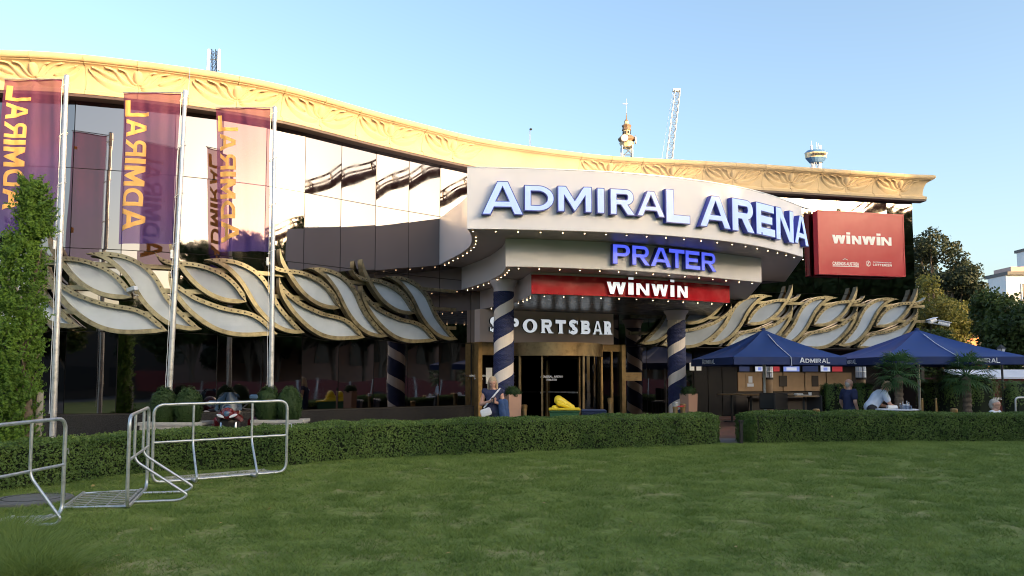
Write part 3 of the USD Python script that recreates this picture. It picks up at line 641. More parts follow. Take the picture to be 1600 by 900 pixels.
# ------------------------------------------------------------------ entrance canopy in three tiers
def px(pts, z): return [tuple(at_z(u, v, z)[:2]) for u, v in pts]
f1 = px([(730, 262.2), (795, 263), (876, 265.6), (940, 268.5), (1000, 272.8), (1072, 280), (1160, 294), (1205, 306), (1262, 328)], 6.0)
C1 = Curve(f1)
def zfit(cur, pts): return float(np.median([cur.hit(u, v)[1] for u, v in pts]))
Z1B = zfit(C1, [(740, 357), (860, 359), (1000, 365), (1100, 374), (1200, 390)])
f2 = px([(790, 416), (842, 417), (900, 419), (965, 421.5), (1070, 429), (1140, 436), (1200.5, 442)], 4.1); C2 = Curve(f2)
f3 = px([(830, 459.5), (920, 462.5), (1000, 465.5), (1070, 469.5), (1139, 474)], 3.58); C3 = Curve(f3)
def fac_pt(u, v): return tuple(fpos(hit(u, v, GD+.02)[0], GD+.02)[:2])
def tier(front, left, z, sr):
    sl_ = hit(left[0][0], left[0][1], GD+.02)[0]
    L = [fac_pt(*left[0])] + px(left[1:], z)
    c_, j_ = np.array(front[-1]), fpos(sr, GD+.02)[:2]; m_ = (c_+j_)/2; nn = np.array([-(j_-c_)[1], (j_-c_)[0]]); nn = nn/np.linalg.norm(nn)*.32*np.linalg.norm(j_-c_)
    right = []
    front = [tuple(p) for p in front]+right
    back = [tuple(fpos(s, GD+.02)[:2]) for s in np.linspace(sr, sl_, 40)[:-1]]
    return L, Polygon(L + [tuple(p) for p in front] + back).buffer(0)
l1 = [(686.4, 409), (706, 403), (717, 397.5), (724, 393), (731, 387.5), (735, 383), (737.2, 376), (736.5, 369.5), (734, 363)]
l2 = [(721, 451), (737, 447.5), (752, 443), (766, 437.5), (776, 432), (784, 427), (788.3, 422), (789.5, 418.5)]
l3 = [(750, 482), (770, 479), (786, 476), (802, 473), (815, 468.5), (824, 463.5), (828.5, 461)]
L1, T1 = tier(C1.c[::30], l1, Z1B, hit(1225, 380, GD)[0]); L2, T2 = tier(C2.c[::30], l2, 4.1, hit(1165, 440, GD)[0]); L3, T3 = tier(C3.c[::30], l3, 3.58, hit(1108, 470, GD)[0])
K = thing('entrance_canopy', 'three-tiered curved grey entrance canopy with rows of small bulbs', 'canopy', (2.5, 19.5, 3.58))
wpart(K, 'upper_tier', prism(T1, Z1B, 6.0), M['fascia'], smooth=30)
wpart(K, 'middle_tier', prism(T2, 4.1, Z1B-.012), M['fascia'], smooth=30)
wpart(K, 'lower_tier', prism(T3, 3.58, 4.088), M['fascia_side'], smooth=30)
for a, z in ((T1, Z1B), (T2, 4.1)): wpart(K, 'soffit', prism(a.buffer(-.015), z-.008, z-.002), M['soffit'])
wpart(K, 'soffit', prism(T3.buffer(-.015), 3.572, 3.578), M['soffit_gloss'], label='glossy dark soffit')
wpart(K, 'red_band', C3.strip(0.0, C3.s[-1], .003, .03, 3.585, 4.03, 40), M['red'])
wpart(K, 'coping', cat(C1.strip(0, C1.s[-1], -.06, .012, 6.002, 6.02, 40)), M['alu'])
bulb = trimesh.creation.icosphere(subdivisions=1)
def bulbs(line, z, inset, step, off=.1):
    L = LineString(line); n = int((L.length-off)/step)
    for i in range(n+1):
        p = L.interpolate(off+i*step); q = L.interpolate(min(off+i*step+.01, L.length)); e = np.array([q.x-p.x, q.y-p.y]); e = e/(np.linalg.norm(e)+1e-9)
        c = (p.x-e[1]*inset, p.y+e[0]*inset, z-.012)
        lp = wpart(K, 'lamp_holder', cyl(c[0], c[1], z-.016, z-.004, .026, .03, 8), M['brass'])
        v, f = verts(bulb); wpart(lp, 'bulb', (v*[.014, .014, .012]+[c[0], c[1], z-.022], f), M['bulb'], smooth=True)
bulbs(C1.c, Z1B-.008, .13, .475, .12); bulbs(C2.c, 4.092, .12, .475, .3); bulbs(C3.c, 3.572, .10, .475, .35)
bulbs(L1, Z1B-.008, .10, .42, .2); bulbs(L2, 4.092, .09, .40, .25); bulbs(L3, 3.572, .08, .42, .25)
# signs on the canopy
T = thing('arena_sign', 'large blue-edged ADMIRAL ARENA letters on the top tier of the canopy', 'sign', C1.pos(3, .1, 5))
adm = [('A', 752, 818, 283, 335.4), ('D', 819, 866, 289.5, 330), ('M', 871, 925, 291, 331.3), ('I', 932.5, 945, 293.5, 333.5), ('R', 953, 993.5, 295.3, 336), ('A', 994.5, 1039, 298.5, 338.5), ('L', 1040, 1078, 296.5, 349), ('A', 1092.5, 1142, 306, 356), ('R', 1143.5, 1179, 311.5, 362.5), ('E', 1181.5, 1211, 318.5, 368.5), ('N', 1212.5, 1240, 326.5, 376.8), ('A', 1241, 1263, 337.5, 382.3)]
word(T, C1, adm, .14, .13, M['blue_side'], M['letter_face'], .017, same=False, st=.275)
T = thing('prater_sign', 'glowing blue PRATER letters on the middle tier of the canopy', 'sign', C2.pos(4, .1, 4.4))
word(T, C2, [('P', 957, 985, 382, 412.5), ('R', 987.5, 1016, 384, 415), ('A', 1016, 1049, 387, 417), ('T', 1045, 1070, 388.5, 418.5), ('E', 1071, 1094, 391.5, 421.5), ('R', 1096, 1119.5, 393.3, 424)], .13, .12, M['blue_side'], M['letter_blue'], .012, st=.25)
T = thing('winwin_sign', 'white WINWIN letters on the red band under PRATER', 'sign', C3.pos(3.5, .1, 3.8))
word(T, C3, [('W', 948, 978, 440.5, 460), ('I', 981.5, 990, 442, 460.5), ('N', 994, 1014.5, 442.5, 461.5), ('W', 1017.5, 1044, 443.5, 463), ('I', 1047.5, 1053.5, 445.5, 464), ('N', 1058, 1074.5, 446.5, 465)], .11, .075, M['red'], M['letter_white'], .004, st=.33)
word(T, C3, [('I', 981.7, 990, 433, 437.2), ('I', 1047.3, 1053.5, 437, 441)], .11, .075, M['red'], M['letter_white'], .003, same=False)
T = thing('sportsbar_sign', 'grey sign board with white SPORTSBAR letters behind the left column', 'sign', fpos(hit(850, 510)[0], 0, 2.66))
sa, sb = hit(750, 510, .02)[0], hit(958.5, 512, .02)[0]
wpart(T, 'board', fbox(sa, sb, GD, .02, 2.66, 3.568, 20), M['pink_board'])
word(T, Fac, [('S', 765.5, 778.5, 497, 519), ('P', 788, 811, 497.5, 520), ('O', 816.7, 839.6, 497, 520), ('R', 845, 865, 498.8, 520.5), ('T', 868, 884.5, 499, 521), ('S', 888.5, 903, 500, 521.5), ('B', 907, 922.5, 501, 522.3), ('A', 926, 941.5, 502, 523.2), ('R', 943, 957, 502.8, 524)], .10, .07, M['black'], M['letter_white'], .004, gl=serif, st=.30)

# ------------------------------------------------------------------ striped columns
def column(u, Y, label, ztop, zcap):
    X = (u-800)/1200*(Y*CP + 1.0*SP); t = thing('striped_column', label, 'column', (X, Y, 0), 0, 'blue and cream striped columns carrying the canopy')
    n = 96; th = np.linspace(0, 2*np.pi, n, endpoint=False); r = .238+.006*np.abs(np.cos(th*15))**.5; V, F = [], []
    for z in (0, zcap+.01): V += [(r[i]*math.cos(a), r[i]*math.sin(a), z) for i, a in enumerate(th)]
    for j in range(n): F += [(j, (j+1) % n, n+(j+1) % n), (j, n+(j+1) % n, n+j)]
    part(t, 'shaft', (np.array(V), np.array(F)), M['cream'])
    lead = .80; ph = .0; rows = 25; V = []; A = np.arange(-2*np.pi, 2*np.pi*(ztop/lead+1), .14)
    zt = lambda a: a/(2*np.pi)*lead + .28
    for a in A:
        for k_ in range(rows):
            q = k_/(rows-1); z = zt(a) + q*lead*.66; rr = .247 + .012*abs(math.sin(q*math.pi*11)) + .004*math.sin(a*7+q*30)
            if k_ in (0, rows-1): rr = .235
            V.append((rr*math.cos(a-1.57), rr*math.sin(a-1.57), min(max(z, .0), zcap-.005)))
    F = []
    for i in range(len(A)-1):
        for j in range(rows-1): a, b = i*rows+j, (i+1)*rows+j; F += [(a, b, b+1), (a, b+1, a+1)]
    v = np.array(V); f = np.array(F); zz = v[f][:, :, 2]; f = f[(zz.max(1)-zz.min(1)) > 1e-6]
    part(t, 'rope_wrap', (v, f), M['navy'])
    part(t, 'capital', lathe([(.236, zcap-.02), (.25, zcap), (.255, zcap+.05), (.28, zcap+.14), (.33, zcap+.2), (.34, ztop-.03), (.34, ztop-.004), (0, ztop-.004)], n=32), M['fascia_side'], smooth=40)
    part(t, 'base', lathe([(0, 0), (.32, 0), (.32, .1), (.27, .16), (.24, .2)], n=32), M['fascia_side'])
column(787, 19.0, 'striped column left of the revolving door, in front of SPORTSBAR', 4.085, 3.80)
column(1057, 21.6, 'striped column right of the revolving door, below the red band', 3.565, 3.30)

# ------------------------------------------------------------------ revolving door and side lights
M['door_glass'] = tinted('dark_door_glass', (.75, .72, .70), (.32, .30, .29), .03)
dc = fpos(hit(868, 600)[0], -.55); R1 = 1.55
D = thing('revolving_door', 'brass revolving door with dark glass under the SPORTSBAR sign', 'door', (dc[0], dc[1], 0))
def arc(r0, r1, a0, a1, z0, z1, n=24):
    A = np.radians(np.linspace(a0, a1, n)); V = []
    for a in A: V += [(r*math.cos(a), r*math.sin(a), z) for r, z in ((r0, z0), (r1, z0), (r1, z1), (r0, z1))]
    F = []
    for i in range(n-1):
        for j in range(4): a, b = i*4+j, i*4+(j+1) % 4; F += [(a, b, b+4), (a, b+4, a+4)]
    e = (n-1)*4; F += [(0, 2, 1), (0, 3, 2), (e, e+1, e+2), (e, e+2, e+3)]
    return np.array(V), np.array(F)[:, ::-1]
part(D, 'header', arc(R1-.05, R1+.08, 180, 370, 2.28, 2.65, 40), M['brass'], smooth=30)
part(D, 'ceiling', lathe([(0, 2.60), (R1, 2.60), (R1, 2.62)], n=40), M['brass_dull'])
part(D, 'threshold', lathe([(R1+.08, 0), (R1+.08, .03), (0, .03)], n=40), M['brass_dull'])
for a0, a1 in ((178, 238), (308, 366)):
    part(D, 'curved_pane', arc(R1-.012, R1, a0, a1, .06, 2.28, 12), M['door_glass'])
    for a in (a0, a1): part(D, 'post', cyl(R1*math.cos(math.radians(a)), R1*math.sin(math.radians(a)), 0, 2.28, .045, n=10), M['brass'])
part(D, 'centre_post', cyl(0, 0, 0, 2.6, .05, n=12), M['brass'])
for a in (215, 262, 305, 82):
    w = part(D, 'wing', place(bx(.06, R1-.06, -.006, .006, .08, 2.24), rz=math.radians(a)), M['door_glass'])
    part(w, 'wing_frame', place(cat(bx(R1-.12, R1-.055, -.025, .025, .03, 2.27), bx(.05, .11, -.02, .02, .03, 2.27), bx(.11, R1-.12, -.02, .02, 2.2, 2.27), bx(.11, R1-.12, -.02, .02, .03, .12)), rz=math.radians(a)), M['brass'])
    part(w, 'push_bar', place(bx(.11, R1-.12, -.05, -.024, 1.24, 1.28), rz=math.radians(a)), M['alu'])
def text_on(t, txt, pos, ux, h, mat, depth=.003, up=(0, 0, 1), name='lettering', bold=True):
    m = meshkit.text_mesh(txt, h, depth, bold); v, f = verts(m); ux = np.array(ux, float); up = np.array(up, float); nz = np.cross(ux, up)
    c = (v[:, 0].max()+v[:, 0].min())/2
    return part(t, name, (np.array(pos) + (v[:, :1]-c)*ux + v[:, 1:2]*up + v[:, 2:]*nz, f), mat)
for (u, v) in ((862, 590),):
    q = at_y(u, v, dc[1]-R1*.93) - dc*[1, 1, 0]
    text_on(D, 'ADMIRAL ARENA', (q[0], q[1], q[2]), (1, 0, 0), .055, M['print']); text_on(D, 'PRATER', (q[0], q[1], q[2]-.09), (1, 0, 0), .055, M['print'])
SC = thing('entrance_screen', 'brass-framed glass screens either side of the revolving door', 'screen', fpos(sE0, 0, 0))
for s in (sE0, sE1): wpart(SC, 'post', fbox(s-.06, s+.06, GD-.1, .03, 0, 2.655), M['brass_dull'])
sdl, sdr = hit(778, 600)[0], hit(943, 600)[0]
wpart(SC, 'header', fbox(sE0+.065, sdl+.1, -.22, -.04, 2.30, 2.655, 6), M['brass'])
wpart(SC, 'header', fbox(sdr, sE1-.065, -.22, -.04, 2.45, 2.655, 4), M['brass_dull'])
wpart(SC, 'glass_pane', fbox(sE0+.065, sdl, -.16, -.15, .1, 2.3, 4), M['door_glass'])
wpart(SC, 'glass_pane', fbox(sdr+.05, sE1-.065, -.16, -.15, .05, 2.45, 3), M['door_glass'])
for s in (sdl, sdr, (sdr+sE1)/2): wpart(SC, 'mullion', fbox(s-.03, s+.03, -.2, -.1, 0, 2.45), M['brass_dull'])
wpart(SC, 'shelf', fbox(sE0+.065, hit(758, 610)[0], -.14, -.02, 1.24, 1.30), M['brass'])
wpart(SC, 'notice', fbox(hit(747.5, 600)[0], hit(755, 600)[0], -.145, -.12, 1.38, 1.64), M['tan'])
wpart(SC, 'notice', fbox(hit(763, 590)[0], hit(772, 590)[0], -.145, -.12, 1.5, 1.95), M['white'])
q = fpos(hit(751, 590)[0], -.13, 1.70); SC0 = ORG[SC][0]
e_ = fpos(sE0+.5, 0)-fpos(sE0+.4, 0); e_ /= np.linalg.norm(e_)
text_on(SC, 'ADMIRAL ARENA', q-SC0, e_, .05, M['print']); text_on(SC, 'PRATER', q-SC0-[0, 0, .08], e_, .05, M['print'])
# dark lobby behind the door
lob = [tuple(fpos(s, GD-.3)[:2]) for s in np.linspace(sE0-.3, sE1+.3, 8)]
lb2 = lob + [(lob[-1][0]-1.5, lob[-1][1]+4), (lob[0][0]-1.5, lob[0][1]+4)]
lp = Polygon(lb2)
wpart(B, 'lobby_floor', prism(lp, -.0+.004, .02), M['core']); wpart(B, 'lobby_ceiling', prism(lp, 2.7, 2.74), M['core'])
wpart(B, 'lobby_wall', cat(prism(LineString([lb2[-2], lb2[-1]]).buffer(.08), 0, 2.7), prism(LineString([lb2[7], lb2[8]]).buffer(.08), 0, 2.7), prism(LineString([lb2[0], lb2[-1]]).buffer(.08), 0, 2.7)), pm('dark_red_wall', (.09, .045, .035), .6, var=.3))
pl = thing('brass_plaque', 'rectangular brass plaque on the dark wall right of the door', 'plaque', fpos(hit(988, 588)[0], GD, 1.5))
wpart(pl, 'plate', fbox(hit(973, 588, GD)[0], hit(1002, 588, GD)[0], GD+.014, GD+.04, hit(988, 595, GD)[1], hit(988, 582, GD)[1], 3), M['brass'])
for k_ in range(4):
    z = hit(988, 584+k_*2.8, GD)[1]; wpart(pl, 'engraved_line', fbox(hit(975.5, 588, GD)[0], hit(999-k_*3, 588, GD)[0], GD+.04, GD+.042, z-.012, z, 3), M['brass_dull'])
# ------------------------------------------------------------------ red light box
rs0, rs1 = hit(1279, 380, .08)[0], hit(1413, 385, .08)[0]; rz0, rz1 = hit(1350, 430, .08)[1], hit(1350, 332.5, .08)[1]
T = thing('red_light_box', 'big square red light box with white WINWIN lettering on the upper glass', 'sign', fpos((rs0+rs1)/2, .1, rz0))
wpart(T, 'box', fbox(rs0, rs1, GD+.12, .07, rz0, rz1, 2), M['red_box']); wpart(T, 'frame', cat(fbox(rs0-.01, rs1+.01, .03, .08, rz1-.03, rz1+.012), fbox(rs0-.01, rs1+.01, .03, .08, rz0-.012, rz0+.03), fbox(rs0-.012, rs0+.03, .03, .08, rz0+.031, rz1-.031), fbox(rs1-.03, rs1+.012, .03, .08, rz0+.031, rz1-.031)), M['red_box'])
word(T, Fac, [('W', 1300, 1321, 367.5, 381), ('I', 1322.5, 1328.3, 368, 381.3), ('N', 1331, 1345.5, 368.7, 382), ('W', 1347, 1368, 369.4, 382.5), ('I', 1369.7, 1375.5, 370, 383), ('N', 1377, 1392.6, 370.7, 383.5)], .076, .004, M['white'], M['white'], .0005, st=.36)
word(T, Fac, [('I', 1322.3, 1328.3, 363, 366.4), ('I', 1369.5, 1375.5, 365, 368.3)], .076, .004, M['white'], M['white'], .0005, same=False)
def fac_text(t, txt, u0, u1, v0, v1, d, mat):
    m = meshkit.text_mesh(txt, 1, .002, True); v, f = verts(m); s0, s1 = hit(u0, (v0+v1)/2, d)[0], hit(u1, (v0+v1)/2, d)[0]; z0, z1 = hit((u0+u1)/2, v1, d)[1], hit((u0+u1)/2, v0, d)[1]
    v = (v-v.min(0))/(np.ptp(v, axis=0)); wpart(t, 'lettering', (fpos(s0+v[:, 0]*(s1-s0), d+v[:, 2]*.003, z0+v[:, 1]*(z1-z0)), f), mat)
fac_text(T, 'CASINOS AUSTRIA', 1301, 1342, 409.5, 414.8, .072, M['white']); wpart(T, 'underline', fbox(hit(1301, 416, .07)[0], hit(1342, 416, .07)[0], .07, .074, hit(1320, 416.7, .07)[1], hit(1320, 415.6, .07)[1]), M['white'])
fac_text(T, 'LOTTERIEN', 1364, 1393.5, 412.5, 416, .072, M['white']); fac_text(T, 'ÖSTERREICHISCHE', 1364, 1393, 409, 411, .072, M['print'])
def disc_on(u, v, r, d, mat, name, t=None):
    s, z = hit(u, v, d); a = np.linspace(0, 2*np.pi, 24, endpoint=False); V = [fpos(s, d, z)]+[fpos(s+r*math.cos(q), d, z+r*math.sin(q)) for q in a]; wpart(t, name, (np.array(V), np.array([(0, 1+j, 1+(j+1) % 24) for j in range(24)])), mat)
disc_on(1357, 411.8, .09, .073, M['white'], 'round_emblem', T); disc_on(1357, 411.8, .078, .076, M['red_box'], 'round_emblem', T)
s_, z_ = hit(1357, 411.8, .076)
for a_, b_ in (((-.045, -.045), (.03, .05)), ((-.03, .045), (.04, .05)), ((-.05, -.05), (.045, -.05))):
    p0, p1 = fpos(s_+a_[0], .078, z_+a_[1]), fpos(s_+b_[0], .078, z_+b_[1]); wpart(T, 'round_emblem', tube([p0, p1], .009, 6), M['white'])
wpart(T, 'small_emblem', cat(tube([fpos(hit(1317, 406, .075)[0], .075, hit(1317, 406, .075)[1]), fpos(hit(1320, 404.5, .075)[0], .075, hit(1320, 404.3, .075)[1]), fpos(hit(1324, 406, .075)[0], .075, hit(1324, 406, .075)[1])], .012, 6)), M['white'])
# ------------------------------------------------------------------ the bar at the right end
b0, b1 = sR0+.05, S1-.1
BD = -1.7
BR = thing('sports_bar_front', 'open dark bar front with tan panels and screens behind the umbrellas', 'bar front', fpos((b0+b1)/2, BD, .42))
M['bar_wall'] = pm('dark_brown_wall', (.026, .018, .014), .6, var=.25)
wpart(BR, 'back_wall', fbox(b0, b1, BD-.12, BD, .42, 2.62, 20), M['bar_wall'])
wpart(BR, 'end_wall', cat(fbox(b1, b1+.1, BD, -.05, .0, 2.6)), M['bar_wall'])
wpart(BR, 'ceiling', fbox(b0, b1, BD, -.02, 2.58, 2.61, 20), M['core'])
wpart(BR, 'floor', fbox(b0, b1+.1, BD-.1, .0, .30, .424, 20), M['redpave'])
def bar_s(u): return hit(u, 600, BD)[0]
def bar_z(v): return hit(1230, v, BD)[1]
for u0, u1 in ((1152, 1190), (1191, 1222), (1223, 1256), (1257, 1290), (1291, 1330)):
    wpart(BR, 'tan_panel', fbox(bar_s(u0), bar_s(u1-.6), BD, BD+.05, bar_z(611), bar_z(582), 3), M['tan'])
for u0, u1, v0, v1 in ((1216, 1228, 587, 604), (1267, 1277, 587, 604)): wpart(BR, 'dark_picture', fbox(bar_s(u0), bar_s(u1), BD+.05, BD+.07, bar_z(v1), bar_z(v0)), M['bar_wall'])
p = wpart(BR, 'poster', fbox(bar_s(1164), bar_s(1178), BD+.052, BD+.065, bar_z(606), bar_z(585)), M['tan'], label='tan poster with a pale drawing')
wpart(p, 'drawing', cat(fbox(bar_s(1166), bar_s(1176), BD+.066, BD+.07, bar_z(604), bar_z(599)), fbox(bar_s(1168), bar_s(1174), BD+.066, BD+.07, bar_z(598), bar_z(588))), M['print'])
M['scr_a'] = glow('blue_screen', (.25, .35, .9), .13); M['scr_b'] = glow('pale_screen', (.7, .75, .9), .16); M['scr_c'] = glow('red_screen', (.8, .08, .1), .07); M['scr_d'] = glow('dark_screen', (.04, .06, .16), .1)
for k_, (u0, u1, m_) in enumerate([(1153, 1171, 'scr_d'), (1178, 1194, 'scr_b'), (1206, 1218, 'scr_c'), (1222, 1249, 'scr_a'), (1252, 1278, 'scr_d'), (1280, 1297, 'scr_b'), (1298, 1316, 'scr_c')]):
    q = wpart(BR, 'screen', fbox(bar_s(u0), bar_s(u1-.8), BD+.02, BD+.08, bar_z(581), bar_z(570.5)), M['black'])
    wpart(q, 'picture', fbox(bar_s(u0+.7), bar_s(u1-1.5), BD+.08, BD+.084, bar_z(580.3), bar_z(571.2)), M[m_])
    if m_ in ('scr_a', 'scr_b'):
        wpart(q, 'picture', fbox(bar_s(u0+5), bar_s(u1-6), BD+.084, BD+.087, bar_z(579), bar_z(574)), M['scr_b' if m_ == 'scr_a' else 'scr_a'])
for u0, u1, v0, v1 in ((1077, 1084, 567, 579), (1087.5, 1095, 567.5, 579)): 
    wpart(BR, 'notice', fbox(hit(u0, 570, GD)[0], hit(u1, 570, GD)[0], GD+.02, GD+.035, hit(1085, v1, GD)[1], hit(1085, v0, GD)[1]), M['white'])
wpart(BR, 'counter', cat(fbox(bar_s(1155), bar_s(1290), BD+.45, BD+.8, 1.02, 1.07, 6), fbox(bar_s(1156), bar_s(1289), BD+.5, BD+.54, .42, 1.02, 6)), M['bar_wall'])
for u0, u1 in ((1084, 1105), (1106, 1127), (1128, 1149)): wpart(BR, 'dark_glass_door', fbox(bar_s(u0), bar_s(u1), BD+.004, BD+.04, .44, 2.5, 2), M['black_stone'])
# pillar with a lattice lantern capital
def bz(Y, v): return EYE+(592-v)*Y/1200
Yp = 22.6; X = (1199-800)/1200*Yp
t = thing('lantern_pillar', 'tan pillar with a white lattice lantern head between the bar screens', 'pillar', (X, Yp, .42))
part(t, 'shaft', cyl(0, 0, 0, 1.22, .135, .125, 20), M['tan']); part(t, 'collar', cyl(0, 0, 1.2, 1.26, .15, n=20), M['bar_wall'])
part(t, 'lantern_core', cyl(0, 0, 1.26, 1.66, .10, n=16), M['print'])
part(t, 'lattice', cat(*[bx(-.012, .012, -.145, -.12, 1.26, 1.64) for _ in range(1)], *[place(bx(-.012, .012, -.145, -.118, 1.26, 1.64), rz=a) for a in np.linspace(0, 6.28, 11)[:-1]], lathe([(.12, 1.62), (.15, 1.62), (.15, 1.68), (.12, 1.68)]), lathe([(.12, 1.42), (.148, 1.42), (.148, 1.45), (.12, 1.45)])), M['white'])
part(t, 'head', cyl(0, 0, 1.68, 2.14, .13, n=20), M['bar_wall'])
X2 = (1344-800)/1200*22.9
copy_of(t, 'tan pillar with a white lattice lantern head behind the standing man', (X2, 22.9, .42))
# high tables and stools in the bar
def high_table(u, Y, label, w=.7):
    X = (u-800)/1200*Y; t = thing('bar_table', label, 'table', (X, Y, .42), 0)
    part(t, 'table_top', rbx(0, 0, .78, w, .5, .035, .01), M['tan']); part(t, 'leg', cyl(0, 0, .03, .765, .035, n=10), M['black']); part(t, 'foot', cyl(0, 0, 0, .03, .24, n=18), M['black']); return t
high_table(1142, 22.0, 'bar table in the dark doorway left of the tan poster'); high_table(1172, 21.6, 'bar table below the tan poster'); high_table(1222, 21.7, 'bar table just right of the lantern pillar'); 
tb = high_table(1254, 19.6, 'dark table with white dishes left of the clipped shrub', .62)
X = (1254-800)/1200*19.6
t = thing('napkin_pile', 'white napkins and dishes on the dark bar table', 'dishes', (X, 19.6, 1.218))
part(t, 'plate', lathe([(0, 0), (.1, 0), (.13, .02), (0, .015)], .02, 0, 20), M['white']); part(t, 'napkin', rbx(-.13, 0, .03, .2, .16, .05, .02, .3), M['white']); part(t, 'cup', lathe([(0, 0), (.035, 0), (.045, .08), (.04, .08), (.03, .01)], .17, .02, 14), M['white'])
def chair(u, Y, z, rz, label):
    X = (u-800)/1200*Y; t = thing('terrace_chair', label, 'chair', (X, Y, z), rz, 'dark chairs on the terrace')
    part(t, 'seat', rbx(0, 0, .45, .44, .44, .05, .02), M['black']); part(t, 'backrest', rbx(0, .22, .72, .44, .05, .42, .02), M['black'])
    for a in (-.19, .19):
        for b in (-.19, .19): part(t, 'leg', bx(a-.018, a+.018, b-.018, b+.018, 0, .43), M['black'])
    return t
chair(1228, 19.3, .35, .4, 'dark chair left of the table with white dishes'); chair(1196, 19.8, .35, -.5, 'dark chair in front of the lantern pillar'); chair(1278, 19.8, .3, 2.2, 'dark chair right of the table with white dishes')

# ------------------------------------------------------------------ umbrellas
def umbrella(A, e, L, label):
    e = np.array(e)/np.linalg.norm(e); rz = math.atan2(e[1], e[0]); pr = np.array([-e[1], e[0]]); c = np.array(A)+e*L/2+pr*L/2
    t = thing('parasol', label, 'umbrella', (c[0], c[1], 0), rz, 'navy parasols on the terrace'); h = L/2; ze, za, zv = 2.17, 2.93, 1.985
    loc = [(-h, -h), (0, -h), (h, -h), (h, 0), (h, h), (0, h), (-h, h), (-h, 0)]
    for i in range(8):
        a, b = np.array(loc[i]), np.array(loc[(i+1) % 8]); V = []; n = 6
        for k_ in range(n+1):
            for m_ in range(n+1):
                q = k_/n; w = m_/n; p = (a*(1-w)+b*w)*q; sag = -.05*math.sin(math.pi*q)*math.sin(math.pi*w) - .05*math.sin(math.pi*q); V.append((p[0], p[1], za+(ze-za)*q+sag))
        F = []
        for k_ in range(n):
            for m_ in range(n): s = k_*(n+1)+m_; F += [(s, s+n+1, s+n+2), (s, s+n+2, s+1)]
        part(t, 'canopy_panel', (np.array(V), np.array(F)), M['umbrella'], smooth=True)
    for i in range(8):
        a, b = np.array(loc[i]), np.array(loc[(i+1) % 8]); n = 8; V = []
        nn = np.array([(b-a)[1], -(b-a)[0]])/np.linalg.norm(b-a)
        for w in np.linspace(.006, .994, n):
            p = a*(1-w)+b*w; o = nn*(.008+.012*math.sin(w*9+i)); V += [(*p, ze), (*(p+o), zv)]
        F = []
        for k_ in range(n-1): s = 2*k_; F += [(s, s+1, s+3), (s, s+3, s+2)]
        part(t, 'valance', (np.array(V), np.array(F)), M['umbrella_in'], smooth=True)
    def admiral(x0, x1, side):
        # wordmark on the valance: taller first and last letters
        ws = [1.25, 1.0, 1.15, .3, .95, 1.05, .8]; tot = sum(ws)+.16*6; k_ = (x1-x0)/tot; x = x0
        for ch, w in zip('ADMIRAL', ws):
            big = (ch == 'A' and x == x0) or ch == 'L'; g = glyph(ch, 1.0 if ch != 'I' else .3, .2); bd = g.bounds; hh = .125 if big else .10; zz = zv+.045-(.012 if ch == 'L' else 0)
            g = affinity.scale(affinity.translate(g, -bd[0], 0), w*k_/(bd[2]-bd[0]), hh, origin=(0, 0)); v, f = prism(g, 0, .004); X_ = v[:, 0]+x
            if side == 'front': W = np.column_stack([X_, np.full(len(v), -h-.026)-v[:, 2], v[:, 1]+zz])
            else: W = np.column_stack([np.full(len(v), -h-.026)-v[:, 2], -X_, v[:, 1]+zz])
            part(t, 'lettering', (W, f), M['print']); x += (w+.16)*k_
    admiral(.22, 1.0, 'front'); admiral(-.55, .35, 'left')
    part(t, 'pole', cyl(0, 0, 0, za-.05, .035, n=14), M['alu'])
    part(t, 'finial', lathe([(0, za+.05), (.05, za+.03), (.06, za-.02), (.0, za-.03)]), M['umbrella_in'])
    for i in range(8): a = np.array(loc[i]); part(t, 'rib', tube([(0, 0, za-.09), (a[0]*.5, a[1]*.5, (za+ze)/2-.14), (a[0]*.985, a[1]*.985, ze-.03)], .014, 6), M['alu'])
    part(t, 'rope', tube([(-.0, -h*.18, za-.155*.9), (.0, -h*.5, (za+ze)/2-.035), (.0, -h-.012, ze+.008), (.0, -h-.035, ze-.04), (.01, -h-.035, zv-.03)], .009, 6), M['print'])
    part(t, 'foot_plate', rbx(0, 0, .06, .8, .8, .12, .03), M['concrete'])
umbrella((5.33, 18.5), (.993, .12), 2.9, 'left navy parasol, its peak below the leaf ornaments')
umbrella((8.87, 18.3), (1, .01), 3.5, 'right navy parasol behind the palms and the waitress')

# ------------------------------------------------------------------ flagpoles and banners
M['banner'] = usdkit.material(stage, '/World/Looks/banner_cloth', {
    'g': ('texture_coordinate', {}), 'z': ('separate_xyz', {}), 'mr': ('map_range', {'from_min': 0.0, 'from_max': 2.9}), 'r': ('rgb_ramp', {'ramp': [(0, (.055, .035, .20)), (.45, (.12, .035, .13)), (.75, (.135, .035, .10)), (1, (.16, .035, .085))]}),
    'n': ('noise_texture', {'scale': 1.2, 'detail': 3}), 'm': ('mix_color', {'blend_type': 'overlay', 'fac': .35}), 'd': ('principled_bsdf', {'roughness': .75}), 't': ('translucent_bsdf', {}), 'x': ('mix_closure', {'fac': .45}), 'tr': ('transparent_bsdf', {'color': (.85, .66, .74)}), 'y': ('mix_closure', {'fac': .30})},
    [('g.object', 'z.vector'), ('z.z', 'mr.value'), ('mr.result', 'r.fac'), ('g.object', 'n.vector'), ('r.color', 'm.a'), ('n.color', 'm.b'), ('m.result', 'd.base_color'), ('m.result', 't.color'), ('d.BSDF', 'x.closure1'), ('t.BSDF', 'x.closure2'), ('x.closure', 'y.closure1'), ('tr.BSDF', 'y.closure2')], surface='y.closure')
